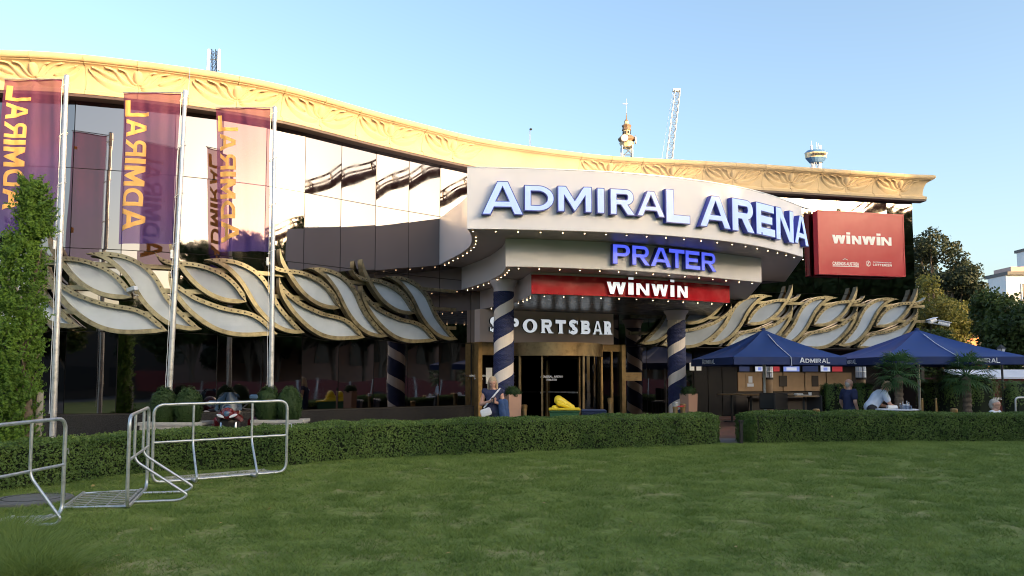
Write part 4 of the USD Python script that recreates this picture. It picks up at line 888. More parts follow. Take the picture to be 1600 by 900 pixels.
M['banner_text'] = usdkit.material(stage, '/World/Looks/banner_lettering', {'d': ('principled_bsdf', {'base_color': (.98, .58, .19), 'roughness': .7}), 't': ('translucent_bsdf', {'color': (.98, .58, .19)}), 'x': ('mix_closure', {'fac': .4})}, [('d.BSDF', 'x.closure1'), ('t.BSDF', 'x.closure2')], surface='x.closure')
def flag(ub, vb, ut, vt, Y, left_top, left_bot, v_top, v_bot, lt, word_u, label_p, label_b, seed):
    top = at_y(ut, vt, Y); low = at_y(ub, vb, Y); lean = (top-low)/(top[2]-low[2]); base = low - lean*low[2]
    t = thing('flagpole', label_p, 'flagpole', base, 0, 'flagpoles in front of the glass'); H = top[2]
    ax = lambda z: lean*z
    part(t, 'pole', tube([ax(z) for z in np.linspace(0, H-.02, 12)], np.linspace(.058, .036, 12), 14), M['alu'], smooth=40)
    part(t, 'cap', tube([ax(H-.33), ax(H-.3), ax(H-.02), ax(H)], [.040, .048, .048, .03], 14), M['alu'], smooth=40)
    part(t, 'base', lathe([(.09, 0), (.09, .25), (.06, .3)]), M['alu'])
    zt = at_y((ut+left_top)/2, v_top, Y)[2]; zb = at_y((ub+left_bot)/2, v_bot, Y)[2]
    pr_ = -.105
    part(t, 'arm', tube([ax(zt+.03), ax(zt+.03)+np.array([(at_y(left_top, v_top, Y)[0]-base[0]-ax(zt)[0])-.02, 0, 0])], .011, 8), M['alu'])
    part(t, 'halyard', tube([ax(z)+np.array([pr_*.72, -.01, 0]) for z in np.linspace(1.0 if seed else 1.0, zt+.03, 10)], .005, 6), M['white'])
    for z in np.linspace(zb, zt-.1, 4): part(t, 'ring', tube(np.array([ax(z)+np.array([.052*math.cos(a)*1.5-.02, .052*math.sin(a), .045*math.cos(a)]) for a in np.linspace(0, 6.28, 12)[:-1]]), .006, 5, closed=True), M['white'])
    wt = part(t, 'weight', cyl(ax(zb)[0]-.10, ax(zb)[1], zb-.28, zb-.12, .03, n=10), M['white'])
    # the cloth, seen from its back
    o = base+ax(zb); xr_t, xr_b = -.085, -.085; xl_t, xl_b = at_y(left_top, v_top, Y)[0]-o[0]-0, at_y(left_bot, v_bot, Y)[0]-o[0]
    Hh = zt-zb; bn = thing('banner', label_b, 'banner', o, 0, 'banners hanging on the flagpoles')
    r = np.random.default_rng(seed); ph = r.uniform(0, 6.28, 4)
    def cloth(x, z):
        """x 0 (free edge) to 1 (pole edge), z 0 to 1"""
        xl = xl_b*(1-z)+xl_t*z; xr = xr_b + lean[0]*Hh*z; X = xl*(1-x)+xr*x
        y = .026*np.sin(x*14+ph[0]+z*1.5)*(1-.3*z) + .022*np.sin(x*5+z*7+ph[1]) + .010*np.sin(x*31+z*2.3+ph[3]) + .02*np.sin(z*5+ph[2])*(1-x); return np.stack([X, y+lean[1]*Hh*z, z*Hh], -1)
    nx, nz = 30, 40; Xg, Zg = np.meshgrid(np.linspace(0, 1, nx), np.linspace(0, 1, nz)); V = cloth(Xg, Zg).reshape(-1, 3)
    i = np.arange((nx-1)*(nz-1)); rr_, cc_ = i//(nx-1), i % (nx-1); a = rr_*nx+cc_
    part(bn, 'cloth', (V, np.concatenate([np.stack([a, a+1, a+nx+1], 1), np.stack([a, a+nx+1, a+nx], 1)])), M['banner'], smooth=True)
    part(bn, 'hem', tube(cloth(np.linspace(0, 1, 8), np.full(8, 1.0)), .012, 6), M['banner'])
    # mirrored wordmark reading upward: letter run goes up, letter height goes to the right
    z0, z1, xa, xb = lt; ws = [1.25, 1.0, 1.15, .28, .95, 1.0, .9]; tot = sum(ws)+.14*6; k_ = (z1-z0)/tot; z = z0
    for n_, (ch, w) in enumerate(zip('ADMIRAL', ws)):
        big = n_ in (0, 6); g = glyph(ch, 1.0 if ch != 'I' else .28, .22); bd = g.bounds
        x0_, x1_ = (xa, xb) if not big else ((xa-.0, xb+.07) if n_ == 0 else (xa-.03, xb+.05))
        g = affinity.scale(affinity.translate(g, -bd[0], 0), w*k_/(bd[2]-bd[0]), 1, origin=(0, 0)).segmentize(.05); v, f = prism(g, 0, 1)
        m_ = trimesh.Trimesh(v, f).subdivide_to_size(.12); v, f = np.array(m_.vertices), np.array(m_.faces)
        P_ = cloth(x0_+(x1_-x0_)*v[:, 1], z+v[:, 0]); P_[:, 1] -= .006 + .004*v[:, 2]*0 - .012*v[:, 2]
        part(bn, 'lettering', (P_, f), M['banner_text']); z += (w+.14)*k_
flag(83, 665, 104.5, 117, 14.2, 8, -8, 126, 366, (.16, .965, .08, .43), 0, 'leftmost flagpole, beside the slim green tree', 'banner on the leftmost flagpole, partly behind the slim green tree', 1)
flag(265, 606, 290, 140.5, 14.6, 193.5, 184, 147, 381, (.085, .955, .07, .41), 0, 'middle flagpole rising from a round shrub', 'mauve banner with mirrored yellow ADMIRAL on the middle flagpole', 2)
flag(423.5, 606, 429.3, 166.5, 15.4, 337, 341, 170.5, 393, (.06, .955, .06, .35), 0, 'right flagpole rising from a round shrub', 'pale mauve banner with mirrored yellow ADMIRAL on the right flagpole', 3)
# planters with shrubs at the feet of the poles
M['thuja'] = foliage('thuja_leaf', [(.022, .05, .016), (.04, .075, .022), (.065, .105, .03)], .15, .6)
def shrub(t, name, c, rx_, rz_, n, seed, mat, L=.066, W=.028, power=2.0):
    r = np.random.default_rng(seed); q = r.normal(0, 1, (n, 3)); q /= np.linalg.norm(q, axis=1, keepdims=True); f = 1+(meshkit.fbm(q*2.5+seed, 3, seed)-.5)*.45
    P = q*np.array([rx_, rx_, rz_])*(f*r.uniform(.78, 1.1, n))[:, None] + np.array(c); N = q/np.array([rx_, rx_, rz_]); N /= np.linalg.norm(N, axis=1, keepdims=True)
    part(t, name, leaves(P, N, L, W, seed, .95), mat, kind='stuff')
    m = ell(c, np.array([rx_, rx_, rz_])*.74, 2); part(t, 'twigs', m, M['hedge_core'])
def planter(u, Y, w, label, ls, seed):
    X = (u-800)/1200*Y; t = thing('planter_box', label, 'planter', (X, Y, 0), .05)
    part(t, 'box', cat(bx(-w/2, w/2, -.3, -.25, 0, .78), bx(-w/2, w/2, .25, .3, 0, .78), bx(-w/2, -w/2+.05, -.25, .25, 0, .78), bx(w/2-.05, w/2, -.25, .25, 0, .78)), M['concrete']); part(t, 'rim', cat(bx(-w/2-.03, w/2+.03, -.33, -.24, .782, .84), bx(-w/2-.03, w/2+.03, .24, .33, .782, .84), bx(-w/2-.03, -w/2+.06, -.24, .24, .782, .84), bx(w/2-.06, w/2+.03, -.24, .24, .782, .84)), M['concrete']); part(t, 'soil', bx(-w/2+.05, w/2-.05, -.25, .25, .6, .77), M['soil'])
    for k_, (dx, l) in enumerate(ls):
        s = thing('round_shrub', l, 'shrub', (X+dx, Y-.02, .77), 0, 'clipped shrubs round the flagpole feet')
        part(s, 'stem', cyl(0, 0, 0, .3, .03), M['bark']); shrub(s, 'foliage', (0, 0, .33), .235, .37, 5200, seed+k_, M['thuja'])
planter(279, 14.55, 1.1, 'grey concrete planter box at the middle flagpole', [(-.23, 'left dark round shrub at the middle flagpole'), (.22, 'right dark round shrub at the middle flagpole')], 31)
planter(441, 15.35, .95, 'grey concrete planter box at the right flagpole', [(-.26, 'left dark round shrub at the right flagpole'), (.16, 'right dark round shrub at the right flagpole')], 41)

# ------------------------------------------------------------------ crowd barriers
def barrier(p0, p1, label, flip, brace, Hb=1.07):
    p0, p1 = np.array(p0), np.array(p1); d = p1-p0; L = np.linalg.norm(d[:2]); rz = math.atan2(d[1], d[0]); sl_ = (p1[2]-p0[2])/L
    t = thing('crowd_barrier', label, 'barrier', p0, rz, 'galvanised crowd barriers on the lawn')
    zf = lambda x: x*sl_ + .02
    def pt(x, y, z): return (x, y, z+zf(x))
    part(t, 'frame', tube(rounded([pt(0, 0, .0), pt(0, 0, Hb), pt(L, 0, Hb), pt(L, 0, .0)], .14, 6, closed=True) if True else [], .021, 10, closed=True), M['steel'], smooth=40)
    part(t, 'middle_rail', tube([pt(.0, 0, .55), pt(L, 0, .55)], .017, 10), M['steel'], smooth=40)
    y = -brace if flip else brace
    for x in (L*.28, L*.72):
        part(t, 'brace', tube(rounded([pt(x, 0, Hb-.01), pt(x, 0, .50), pt(x, y, .06), pt(x, y*.85, .0), pt(x, 0, .0)], .09, 6), .0165, 10), M['steel'], smooth=40)
    # footplate of bars on the other side
    a, b = (0.03, brace*1.15); sg = 1 if flip else -1; pf = part(t, 'foot_plate', cat(*[bx_bar(pt, x0, x1, y0*sg, y1*sg) for x0, x1, y0, y1 in ((.25*0+.12, L-.12, a, a+.03), (.22, L-.22, b-.03, b), )], tube([pt(.12, a*sg, 0), pt(.22, b*sg, 0)], .014, 6), tube([pt(L-.12, a*sg, 0), pt(L-.22, b*sg, 0)], .014, 6)), M['steel'])
    n = max(8, int(L*7))
    for i in range(n):
        x = .2 + (L-.4)*i/(n-1); part(pf, 'slat', bx_bar(pt, x-.009, x+.009, (a+.031)*sg, (b-.031)*sg, .0, .010), M['steel'])
    for i in (2.3, 4.7):
        yy = a+(b-a)*i/7; part(pf, 'slat', bx_bar(pt, .16+.06*i/7, L-.16-.06*i/7, (yy-.008)*sg, (yy+.008)*sg, .002, .009), M['steel'])
    if L > 1.5: part(t, 'hook', tube(rounded([pt(L, 0, .72), pt(L+.07, 0, .72), pt(L+.07, 0, .66)], .03), .008, 6), M['steel'])
    return t
def bx_bar(pt, x0, x1, y0, y1, dz=0.0, th=.025):
    V = [pt(x, y, z+dz) for z in (.0, th) for x, y in ((x0, y0), (x1, y0), (x1, y1), (x0, y1))]; F = [(0, 2, 1), (0, 3, 2), (4, 5, 6), (4, 6, 7)]
    for j in range(4): a, b = j, (j+1) % 4; F += [(a, b, b+4), (a, b+4, a+4)]
    return np.array(V), np.array(F)
barrier(at_lawn(237, 757), at_lawn(447, 739), 'crowd barrier seen broadside in front of the hedge and motorcycle', True, .34)
barrier(at_lawn(198, 797), at_lawn(229, 765), 'crowd barrier seen nearly end-on, its foot plate pointing left', True, .62)
bl = at_lawn(101, 806); br_ = at_lawn(-190, 800)
barrier(at_lawn(97, 806)+[-.12, -2.0, -.03], at_lawn(97, 806), 'crowd barrier cut off by the left edge of the photo', True, .36)
# cover plate in the grass
q = at_lawn(52, 781)
t = thing('access_cover', 'grey round access cover sunk in the grass below the slim tree', 'cover', q)
part(t, 'plate', lathe([(0, .03), (.42, .03), (.45, .01), (.46, -.05)], n=40), M['cover']); part(t, 'ring', lathe([(.33, .028), (.33, .034), (.345, .034), (.345, .028)], n=40), M['black_stone'])

# ------------------------------------------------------------------ slim tree at the left
def slim_tree():
    b = at_lawn(46, 752); Y = b[1]; t = thing('slim_tree', 'slim upright green tree at the left edge in front of a banner', 'tree', b)
    part(t, 'trunk', tube([(0, 0, -.05), (-.05, 0, .9), (-.16, .02, 1.8), (-.12, 0, 2.6), (.04, 0, 3.3)], [.07, .06, .045, .03, .01], 10), M['bark'])
    prof = [(292, 38, 62), (320, 26, 80), (350, 24, 86), (370, 32, 84), (378, 10, 62), (400, -4, 70), (430, -15, 76), (470, -22, 76), (500, -25, 78), (530, -28, 70), (560, -30, 72), (600, -30, 68), (640, -30, 72), (680, -30, 70), (715, -25, 62), (735, -8, 45)]
    zs = [at_y(46, p[0], Y)[2]-b[2] for p in prof]; xl = [at_y(p[1], p[0], Y)[0]-b[0] for p in prof]; xr = [at_y(p[2], p[0], Y)[0]-b[0] for p in prof]
    r = np.random.default_rng(5); n = 2300
    z = r.uniform(min(zs), max(zs), n); o = np.argsort(zs); L_ = np.interp(z, np.array(zs)[o], np.array(xl)[o]); R_ = np.interp(z, np.array(zs)[o], np.array(xr)[o]); cx = (L_+R_)/2; rad = np.maximum((R_-L_)/2*.9-.04, .02)
    a = r.uniform(0, 2*np.pi, n); q = r.uniform(.2, 1, n)**.5; nz = .55+.8*meshkit.fbm(np.column_stack([np.cos(a)*1.8, np.sin(a)*1.8, z*3.2]), 3, 3)
    P = np.column_stack([cx+np.cos(a)*rad*q*nz, np.sin(a)*np.minimum(rad, .5)*q*nz, z])
    # upward sprays: each a fan of small leaves
    out = np.column_stack([np.cos(a)*.9, np.sin(a)*.9, np.full(n, 1.0)]); out += r.normal(0, .3, out.shape); out /= np.linalg.norm(out, axis=1, keepdims=True)
    P[:, :2] = (P[:, :2]-np.column_stack([cx, 0*cx]))*.80+np.column_stack([cx, 0*cx])
    k_ = 13; tq = np.tile(np.linspace(0, 1, k_), n)[:, None]; ln = np.repeat(r.uniform(.10, .24, n), k_)[:, None]
    PP = np.repeat(P, k_, 0)+np.repeat(out, k_, 0)*tq*ln + r.normal(0, .016, (n*k_, 3))*(1.1-tq)
    NN = np.repeat(np.column_stack([np.cos(a), np.sin(a), np.full(n, .5)]), k_, 0)
    m_ = foliage('slim_tree_leaf', [(.07, .14, .022), (.125, .225, .033), (.19, .30, .045), (.28, .38, .07)], .3, .5)
    part(t, 'crown', leaves(PP, NN, .062, .030, 5, .7), m_, kind='stuff')
    # dark wood within
    part(t, 'branch', cat(*[tube([(-.1, 0, zz), (-.1+math.cos(w)*.15, math.sin(w)*.15, zz+.3)], [.014, .005], 5) for zz, w in zip(np.linspace(.5, 2.6, 24), np.linspace(0, 40, 24))]), M['bark'])
    s = at_lawn(57, 750); s2 = thing('tree_stake', 'pale wooden stake beside the slim tree', 'stake', s); part(s2, 'stake', cyl(0, 0, -.1, 1.25, .045, n=10), M['pale_bark'])
slim_tree()
# ------------------------------------------------------------------ trees
def tree_mesh(h, crown_r, crown_z0, seed, nl=11000, L=.30, W=.2, trunk_r=.22, lobes=26, squash=1.0):
    r = np.random.default_rng(seed); lim = []; ch = h-crown_z0; cz = crown_z0+ch*.52
    C, Rr = [], []
    for i in range(lobes):
        q = r.normal(0, 1, 3); q /= np.linalg.norm(q); k_ = r.uniform(.35, .8); C.append([q[0]*crown_r*k_, q[1]*crown_r*k_, cz+q[2]*ch*.5*k_*1.05]); Rr.append(crown_r*r.uniform(.24, .42))
    C = np.array(C); Rr = np.array(Rr)
    tr_ = tube([(0, 0, -.1), (.05, .0, crown_z0*.5), (0, .08, crown_z0), (.1, 0, cz), (0, 0, h*.9)], [trunk_r*1.25, trunk_r, trunk_r*.85, trunk_r*.5, .03], 10)
    br = [tube([(0, 0, crown_z0*.85+.3*(i % 4)), (c[0]*.45, c[1]*.45, (crown_z0+c[2])/2+.2), tuple(c)], [trunk_r*.42, trunk_r*.28, .03], 6) for i, c in enumerate(C[:14])]
    n = nl; pick = r.choice(lobes, n, p=Rr**2/np.sum(Rr**2)); q = r.normal(0, 1, (n, 3)); q /= np.linalg.norm(q, axis=1, keepdims=True)
    P = C[pick]+q*(Rr[pick]*r.uniform(.55, 1.1, n)*(.75+.5*meshkit.noise(q*3+pick[:, None]*7.1, seed)))[:, None]*[1, 1, .8*squash]
    return tr_, br, leaves(P, q, L, W, seed, .7)
LEAF = {'green': foliage('tree_leaf_green', [(.03, .055, .016), (.055, .085, .022), (.085, .12, .03), (.12, .15, .045)], .25, .5),
        'dark': foliage('tree_leaf_dark', [(.022, .032, .018), (.034, .046, .024), (.05, .06, .03)], .18, .5),
        'yellow': foliage('tree_leaf_yellow', [(.09, .11, .03), (.16, .155, .04), (.26, .19, .055), (.34, .20, .06)], .3, .5)}
def tree(label, loc, rz, kind, args, cat_='tree', group=None, name='leafy_tree'):
    t = thing(name, label, cat_, loc, rz, group); a, b, c = tree_mesh(*args[0], **args[1])
    part(t, 'trunk', a, M['bark'], smooth=50); part(t, 'limbs', cat(*b), M['bark']); part(t, 'crown', c, LEAF[kind], kind='stuff'); return t
# park trees behind the photographer: they shade the forecourt and stand mirrored in the glass
ax_ = np.array([sh[0], sh[1]]); bx_ = np.array([-sh[1], sh[0]])
P0 = tree('dense green park tree reflected in the right-hand glass', (*(ax_*30+bx_*24), 0), 0, 'green', ((14.2, 3.6, 2.6, 21), dict(nl=15000, L=.42, W=.3, lobes=34)), group='park trees mirrored in the glass', name='park_tree')
P1 = tree('tall park tree whose mirror image is dark in the left glass', (-21, -8, 0), 0, 'dark', ((12.5, 3.4, 2.2, 22), dict(nl=13000, L=.42, W=.3, lobes=30)), group='park trees mirrored in the glass', name='park_tree')
spots = []; ORD = 'first second third fourth fifth sixth seventh eighth ninth tenth eleventh twelfth thirteenth fourteenth fifteenth sixteenth seventeenth eighteenth nineteenth twentieth'.split()
for i, b in enumerate(np.arange(-12, 40, 4.0)):
    spots.append((30 + (i % 2)*1.5, b+.6*math.sin(i*2.1), (13.7 + .7*math.sin(i*1.7) + (1.9 if b > 22 else (-.5 if b > 13 else 0)))))
    spots.append((36.5 + ((i+1) % 2)*1.2, b+2+.5*math.cos(i*1.9), (14.3 + .5*math.cos(i*2.3) + (1.9 if b > 21 else (-.5 if b > 13 else 0)))))
for i, b in enumerate(np.arange(3, 23, 2.6)): spots.append((33.4, b, 13.5-.5*(b > 12)+.3*math.sin(i*2)))
for i, (a, b, h) in enumerate(spots):
    p = ax_*a+bx_*b; src = (P0, P1)[i % 2]; q = copy_of(src, f'{ORD[i//2]} park tree from the left in the {("front", "back")[i % 2]} sunward row mirrored in the glass', (*p, 0), i*1.3, 'park_tree')
    UsdGeom.Xformable(stage.GetPrimAtPath(q)).AddScaleOp().Set(Gf.Vec3f(1.0, 1.0, float(h/(14.2 if i % 2 == 0 else 12.5))))
for i, (x, y, s) in enumerate([(-27, -3, 1.0), (-16, -14, .95), (-9, -22, .9), (-2, -30, .85), (6, -27, .8), (13, -30, .85), (-31, 4, 1.0), (19, -27, .85), (-13, -27, .9)]):
    q = copy_of((P0, P1)[i % 2], f'{ORD[i]} in the loose group of park trees behind the photographer, mirrored dark in the glass', (x, y, 0), i*2.1, 'park_tree')
    UsdGeom.Xformable(stage.GetPrimAtPath(q)).AddScaleOp().Set(Gf.Vec3f(1.0, 1.0, float(s*.8)))
# fairground hall and hoarding behind those trees
M['pale_wall'] = pm('pale_rendered_wall', (.62, .64, .66), .8, var=.05)
M['pink_wall'] = pm('pinkish_plaster', (.24, .15, .115), .8, var=.12, scale=2)
M['hoarding'] = pm('red_hoarding', (.13, .02, .02), .6, var=.15)
hc = ax_*46+bx_*12; hz = math.atan2(bx_[1], bx_[0])
t = thing('fairground_hall', 'pinkish fairground hall mirrored low in the glass left of the entrance', 'hall', (*hc, 0), hz)
part(t, 'wall', bx(-34, 34, -5, 5, 0, 8.6), M['pink_wall']); part(t, 'roof', bx(-34.4, 34.4, -5.4, 5.4, 8.6, 9.1), M['roof'])
for k_ in range(16): part(t, 'window', bx(-32+k_*4.1, -29.8+k_*4.1, 5.0, 5.06, 3.2, 6.4), M['black_stone'])
fc = ax_*27+bx_*12
t = thing('red_hoarding', 'low red hoarding mirrored in the glass beside the entrance', 'hoarding', (*fc, 0), hz)
for k_ in range(22): part(t, 'panel', bx(-26.4+k_*2.4, -24.05+k_*2.4, -.03, .03, .1, 1.5), M['hoarding']); part(t, 'post', bx(-26.46+k_*2.4, -26.36+k_*2.4, -.06, .06, 0, 1.6), M['steel'])
t = thing('stall_row', 'long dark row of fair stalls seen as mirror image low in the left glass', 'stalls', (-12, -44, 0))
part(t, 'wall', bx(-38, 38, -3, 3, 0, 6.2), M['bar_wall']); part(t, 'roof', bx(-38.4, 38.4, -3.4, 3.6, 6.2, 6.5), M['roof'])
for k_ in range(15): part(t, 'shutter', bx(-37+k_*5, -33.2+k_*5, 3.0, 3.06, .8, 2.6), M['hoarding' if k_ % 5 == 1 else 'core'])
# roller coaster track mirrored in the upper panes
cst = spl([(38, -40, 14.0), (44, -22, 14.5), (47.5, -6, 16.8), (48, 8, 22), (47, 20, 28)], 60)
T_ = np.gradient(cst, axis=0); T_ /= np.linalg.norm(T_, axis=1, keepdims=True); Sd = np.cross(T_, [0, 0, 1.0]); Sd /= np.linalg.norm(Sd, axis=1, keepdims=True)
M['coaster'] = pm('red_brown_steel', (.22, .06, .045), .45, var=.15)
t = thing('roller_coaster', 'red roller coaster track mirrored several times in the upper glass panes', 'roller coaster', (45, 0, 0))
wpart(t, 'spine', tube(cst-[0, 0, .9], .32, 10), M['coaster'], smooth=True)
for s in (-1, 1): wpart(t, 'rail', tube(cst+Sd*.75*s, .10, 8), M['coaster'], smooth=True)
for i in range(0, 60, 2): wpart(t, 'tie', cat(tube([cst[i]+Sd[i]*.75, cst[i]-[0, 0, .9]], .07, 6), tube([cst[i]-Sd[i]*.75, cst[i]-[0, 0, .9]], .07, 6), tube([cst[i]-Sd[i]*.75, cst[i]+Sd[i]*.75], .06, 6)), M['coaster'])
wpart(t, 'walkway', cat(*[tube([cst[i]+Sd[i]*1.5+[0, 0, -.5], cst[i+1]+Sd[i+1]*1.5+[0, 0, -.5]], .28, 4) for i in range(59)]), M['steel'])
for i in (8, 22, 36, 50): wpart(t, 'support', tube([cst[i]-[0, 0, 1], (cst[i][0]+1.5, cst[i][1], 0)], .3, 10), M['coaster'])

# ------------------------------------------------------------------ trees and buildings beyond the right end
def bgtree(u, vtop, Y, r_, kind, label, seed, z0=1.2, nl=9000, L=.22):
    h = at_y(u, vtop, Y)[2]; X = at_y(u, vtop, Y)[0]
    return tree(label, (X, Y, 0), 0, kind, ((h, r_, z0, seed), dict(nl=nl, L=L, W=L*.7, lobes=24, trunk_r=.16)), group='trees beyond the right end of the building')
bgtree(1452, 345, 46, 2.3, 'dark', 'tall dark tree right behind the corner of the building', 61, 3.5, 12000, .2)
bgtree(1484, 402, 43, 1.7, 'dark', 'smaller dark tree just right of the tallest dark tree', 62, 3.0, 8000, .2)
bgtree(1456, 422, 36, 1.8, 'yellow', 'yellowing tree beside the corner of the building', 63, 1.2, 9000, .17)
bgtree(1500, 468, 37, 1.4, 'yellow', 'thin yellow-green tree left of the white building', 64, 3.4, 3600, .16)
bgtree(1562, 448, 32, 1.75, 'green', 'green tree in front of the white building', 65, 2.7, 8000, .17)
bgtree(1612, 432, 30, 2.1, 'green', 'green tree cut off by the right edge of the photo', 66, .8, 11000, .17)
bgtree(1516, 548, 29.5, 1.2, 'green', 'low bushy green tree above the right umbrella', 67, .3, 7000, .14)
bgtree(1462, 505, 30, 1.2, 'green', 'low green tree beside the building corner, above the right umbrella', 68, .2, 6000, .14)
bgtree(1680, 440, 29, 2.2, 'green', 'green tree just beyond the right edge of the photo', 69, .6, 7000, .17)
def wx(u, Y): return (u-800)/1200*Y*1.01
t = thing('white_building', 'pale stepped apartment building behind the right-hand trees', 'building', (wx(1600, 80), 80, 0))
zA, zB = at_y(1560, 430, 78)[2], at_y(1590, 398, 82)[2]
wpart(t, 'wall', bx(wx(1550, 80), wx(1550, 80)+26, 78, 81, 0, zA), M['pale_wall']); wpart(t, 'roof', bx(wx(1549, 80), wx(1549, 80)+27, 77.6, 81.4, zA, zA+.35), M['roof'])
wpart(t, 'penthouse', bx(wx(1578, 82), wx(1578, 82)+22, 79, 81, zA+.35, zB), M['pale_wall']); wpart(t, 'roof', bx(wx(1577, 82), wx(1577, 82)+23, 78.7, 81.3, zB, zB+.3), M['roof'])
wpart(t, 'parapet', bx(wx(1560, 80), wx(1560, 80)+24, 78.2, 81, zA+.352, zA+.9), pm('rosy_parapet', (.45, .30, .27), .8))
for k_ in range(5):
    for j in range(3): f_ = wpart(t, 'window', bx(wx(1550, 80)+1.5+k_*4, wx(1550, 80)+3.2+k_*4, 77.9, 78.02, 2.2+j*3.6, 4.2+j*3.6), M['white']); wpart(f_, 'pane', bx(wx(1550, 80)+1.6+k_*4, wx(1550, 80)+3.1+k_*4, 77.86, 77.9, 2.3+j*3.6, 4.1+j*3.6), M['black_stone'])
t = thing('orange_building', 'sunlit orange building glimpsed through the trees above the right umbrella', 'building', (wx(1535, 62), 62, 0))
zO = at_y(1535, 516, 62)[2]
wpart(t, 'wall', bx(wx(1495, 62), wx(1566, 62), 62, 70, 0, zO), pm('orange_plaster', (.62, .22, .09), .8)); wpart(t, 'roof', bx(wx(1494, 62), wx(1567, 62), 61.6, 70.4, zO, zO+.25), M['roof'])
for k_ in range(3): wpart(t, 'window', bx(wx(1505+k_*18, 62), wx(1510+k_*18, 62), 61.93, 61.99, zO-2.2, zO-.9), M['black_stone'])
Y = 27.5; t = thing('fair_kiosk', 'red kiosk with a pale awning behind the clipped shrubs at right', 'kiosk', (wx(1530, Y), Y, 0))
zk = at_y(1540, 590, Y)[2]
wpart(t, 'wall', bx(wx(1478, Y), wx(1600, Y), Y, Y+2, 0, zk), M['hoarding']); wpart(t, 'awning', place(bx(-1.7, 1.7, -.7, .7, -.03, .03), (wx(1545, Y), Y-.5, zk+.12), rx=.2), M['print']); wpart(t, 'counter', bx(wx(1520, Y), wx(1600, Y), Y-.4, Y, .9, .98), M['white'])
t = thing('street_lantern', 'old-style dark lantern above the slope of the right umbrella', 'lamp', (wx(1557, 25), 25, 0))
zl = at_y(1557, 541, 25)[2]
part(t, 'post', cyl(0, 0, 0, zl-.35, .045, .03, 10), M['black']); part(t, 'lamp_glass', lathe([(.08, zl-.35), (.14, zl-.08), (.0, zl-.08)], n=6), M['print']); part(t, 'lamp_roof', lathe([(.17, zl-.08), (.06, zl+.02), (.0, zl+.06)], n=6), M['black']); part(t, 'frame', cat(*[tube([(.082*math.cos(a), .082*math.sin(a), zl-.35), (.145*math.cos(a), .145*math.sin(a), zl-.08)], .01, 5) for a in np.linspace(0, 6.28, 7)[:-1]]), M['black'])

# ------------------------------------------------------------------ far towers over the roof
def truss(a, b, w0, w1, n, r):
    a, b = np.array(a, float), np.array(b, float); ms = []; ax = (b-a)/np.linalg.norm(b-a); x = np.cross(ax, [0, 1, 0]); x /= np.linalg.norm(x); y = np.cross(ax, x)
    cs = [(1, 1), (1, -1), (-1, -1), (-1, 1)]
    def p(i, k_): q = i/n; w = w0+(w1-w0)*q; return a+(b-a)*q+x*cs[k_ % 4][0]*w/2+y*cs[k_ % 4][1]*w/2
    for k_ in range(4): ms.append(tube([p(0, k_), p(n, k_)], r, 5))
    for i in range(n):
        for k_ in range(4): ms.append(tube([p(i, k_), p(i+1, k_+1)], r*.6, 4)); ms.append(tube([p(i, k_), p(i, k_+1)], r*.6, 4))
    return cat(*ms)
M['cream_wall'] = pm('cream_tower_wall', (.62, .52, .36), .6); M['rust_roof'] = pm('brown_tower_roof', (.20, .13, .09), .6)
Y = 150.0; q = at_y(983, 592, Y); t = thing('drop_tower', 'ornate drop tower with a clock and weathervane above the roof', 'tower', (q[0], Y, 0))
def zz(v): return at_y(983, v, Y)[2]
part(t, 'lattice', truss((0, 0, 0), (0, 0, zz(229)), 2.2, 2.0, 24, .16), M['steel'])
part(t, 'lower_cabin', lathe([(0, zz(231)), (1.1, zz(231)), (1.3, zz(227)), (1.5, zz(224)), (1.3, zz(222.5)), (0, zz(222.5))], n=12), M['cream_wall'])
part(t, 'gallery', lathe([(1.2, zz(222.5)), (1.7, zz(219)), (1.75, zz(217)), (1.2, zz(213)), (0, zz(213))], n=12), M['rust_roof'])
part(t, 'upper_cabin', lathe([(.7, zz(213)), (.75, zz(204)), (0, zz(204))], n=8), M['cream_wall'])
part(t, 'roof', lathe([(.95, zz(204)), (.8, zz(200)), (1.0, zz(196.5)), (.5, zz(194)), (0, zz(194))], n=8), M['rust_roof'])
part(t, 'lantern', lathe([(.45, zz(194)), (.48, zz(190)), (0, zz(190))], n=8), M['cream_wall']); part(t, 'spire', lathe([(.5, zz(190)), (.12, zz(186)), (.05, zz(176)), (0, zz(160))], n=8), M['rust_roof'])
for a in (-.35, 1.3, 2.9):
    c = part(t, 'clock', place(cyl(0, 0, -.06, .06, .85, n=20), (1.75*math.sin(a), -1.75*math.cos(a), zz(219.5)), rx=math.pi/2, rz=a), M['rust_roof']); part(c, 'clock_face', place(cyl(0, 0, .06, .1, .70, n=20), (1.75*math.sin(a), -1.75*math.cos(a), zz(219.5)), rx=math.pi/2, rz=a), M['white'])
for a in range(8): part(t, 'window', bx(*(lambda c, s: (c-.12, c+.12, s-.12, s+.12))(.72*math.cos(a*.785+.39), .72*math.sin(a*.785+.39)), zz(210), zz(206)), M['black'])
part(t, 'weathervane', cat(tube([(0, 0, zz(176)), (0, 0, zz(154))], .06, 5), bx(-.7, .25, -.04, .04, zz(163), zz(161))), M['steel'])
Y = 140.0; a, b = at_y(1046, 246, Y), at_y(1058.5, 141, Y); k_ = (b-a)/(b[2]-a[2]); base = b-k_*b[2]
t = thing('swing_boom', 'slanting pale lattice boom of a fairground ride above the roof', 'ride', base)
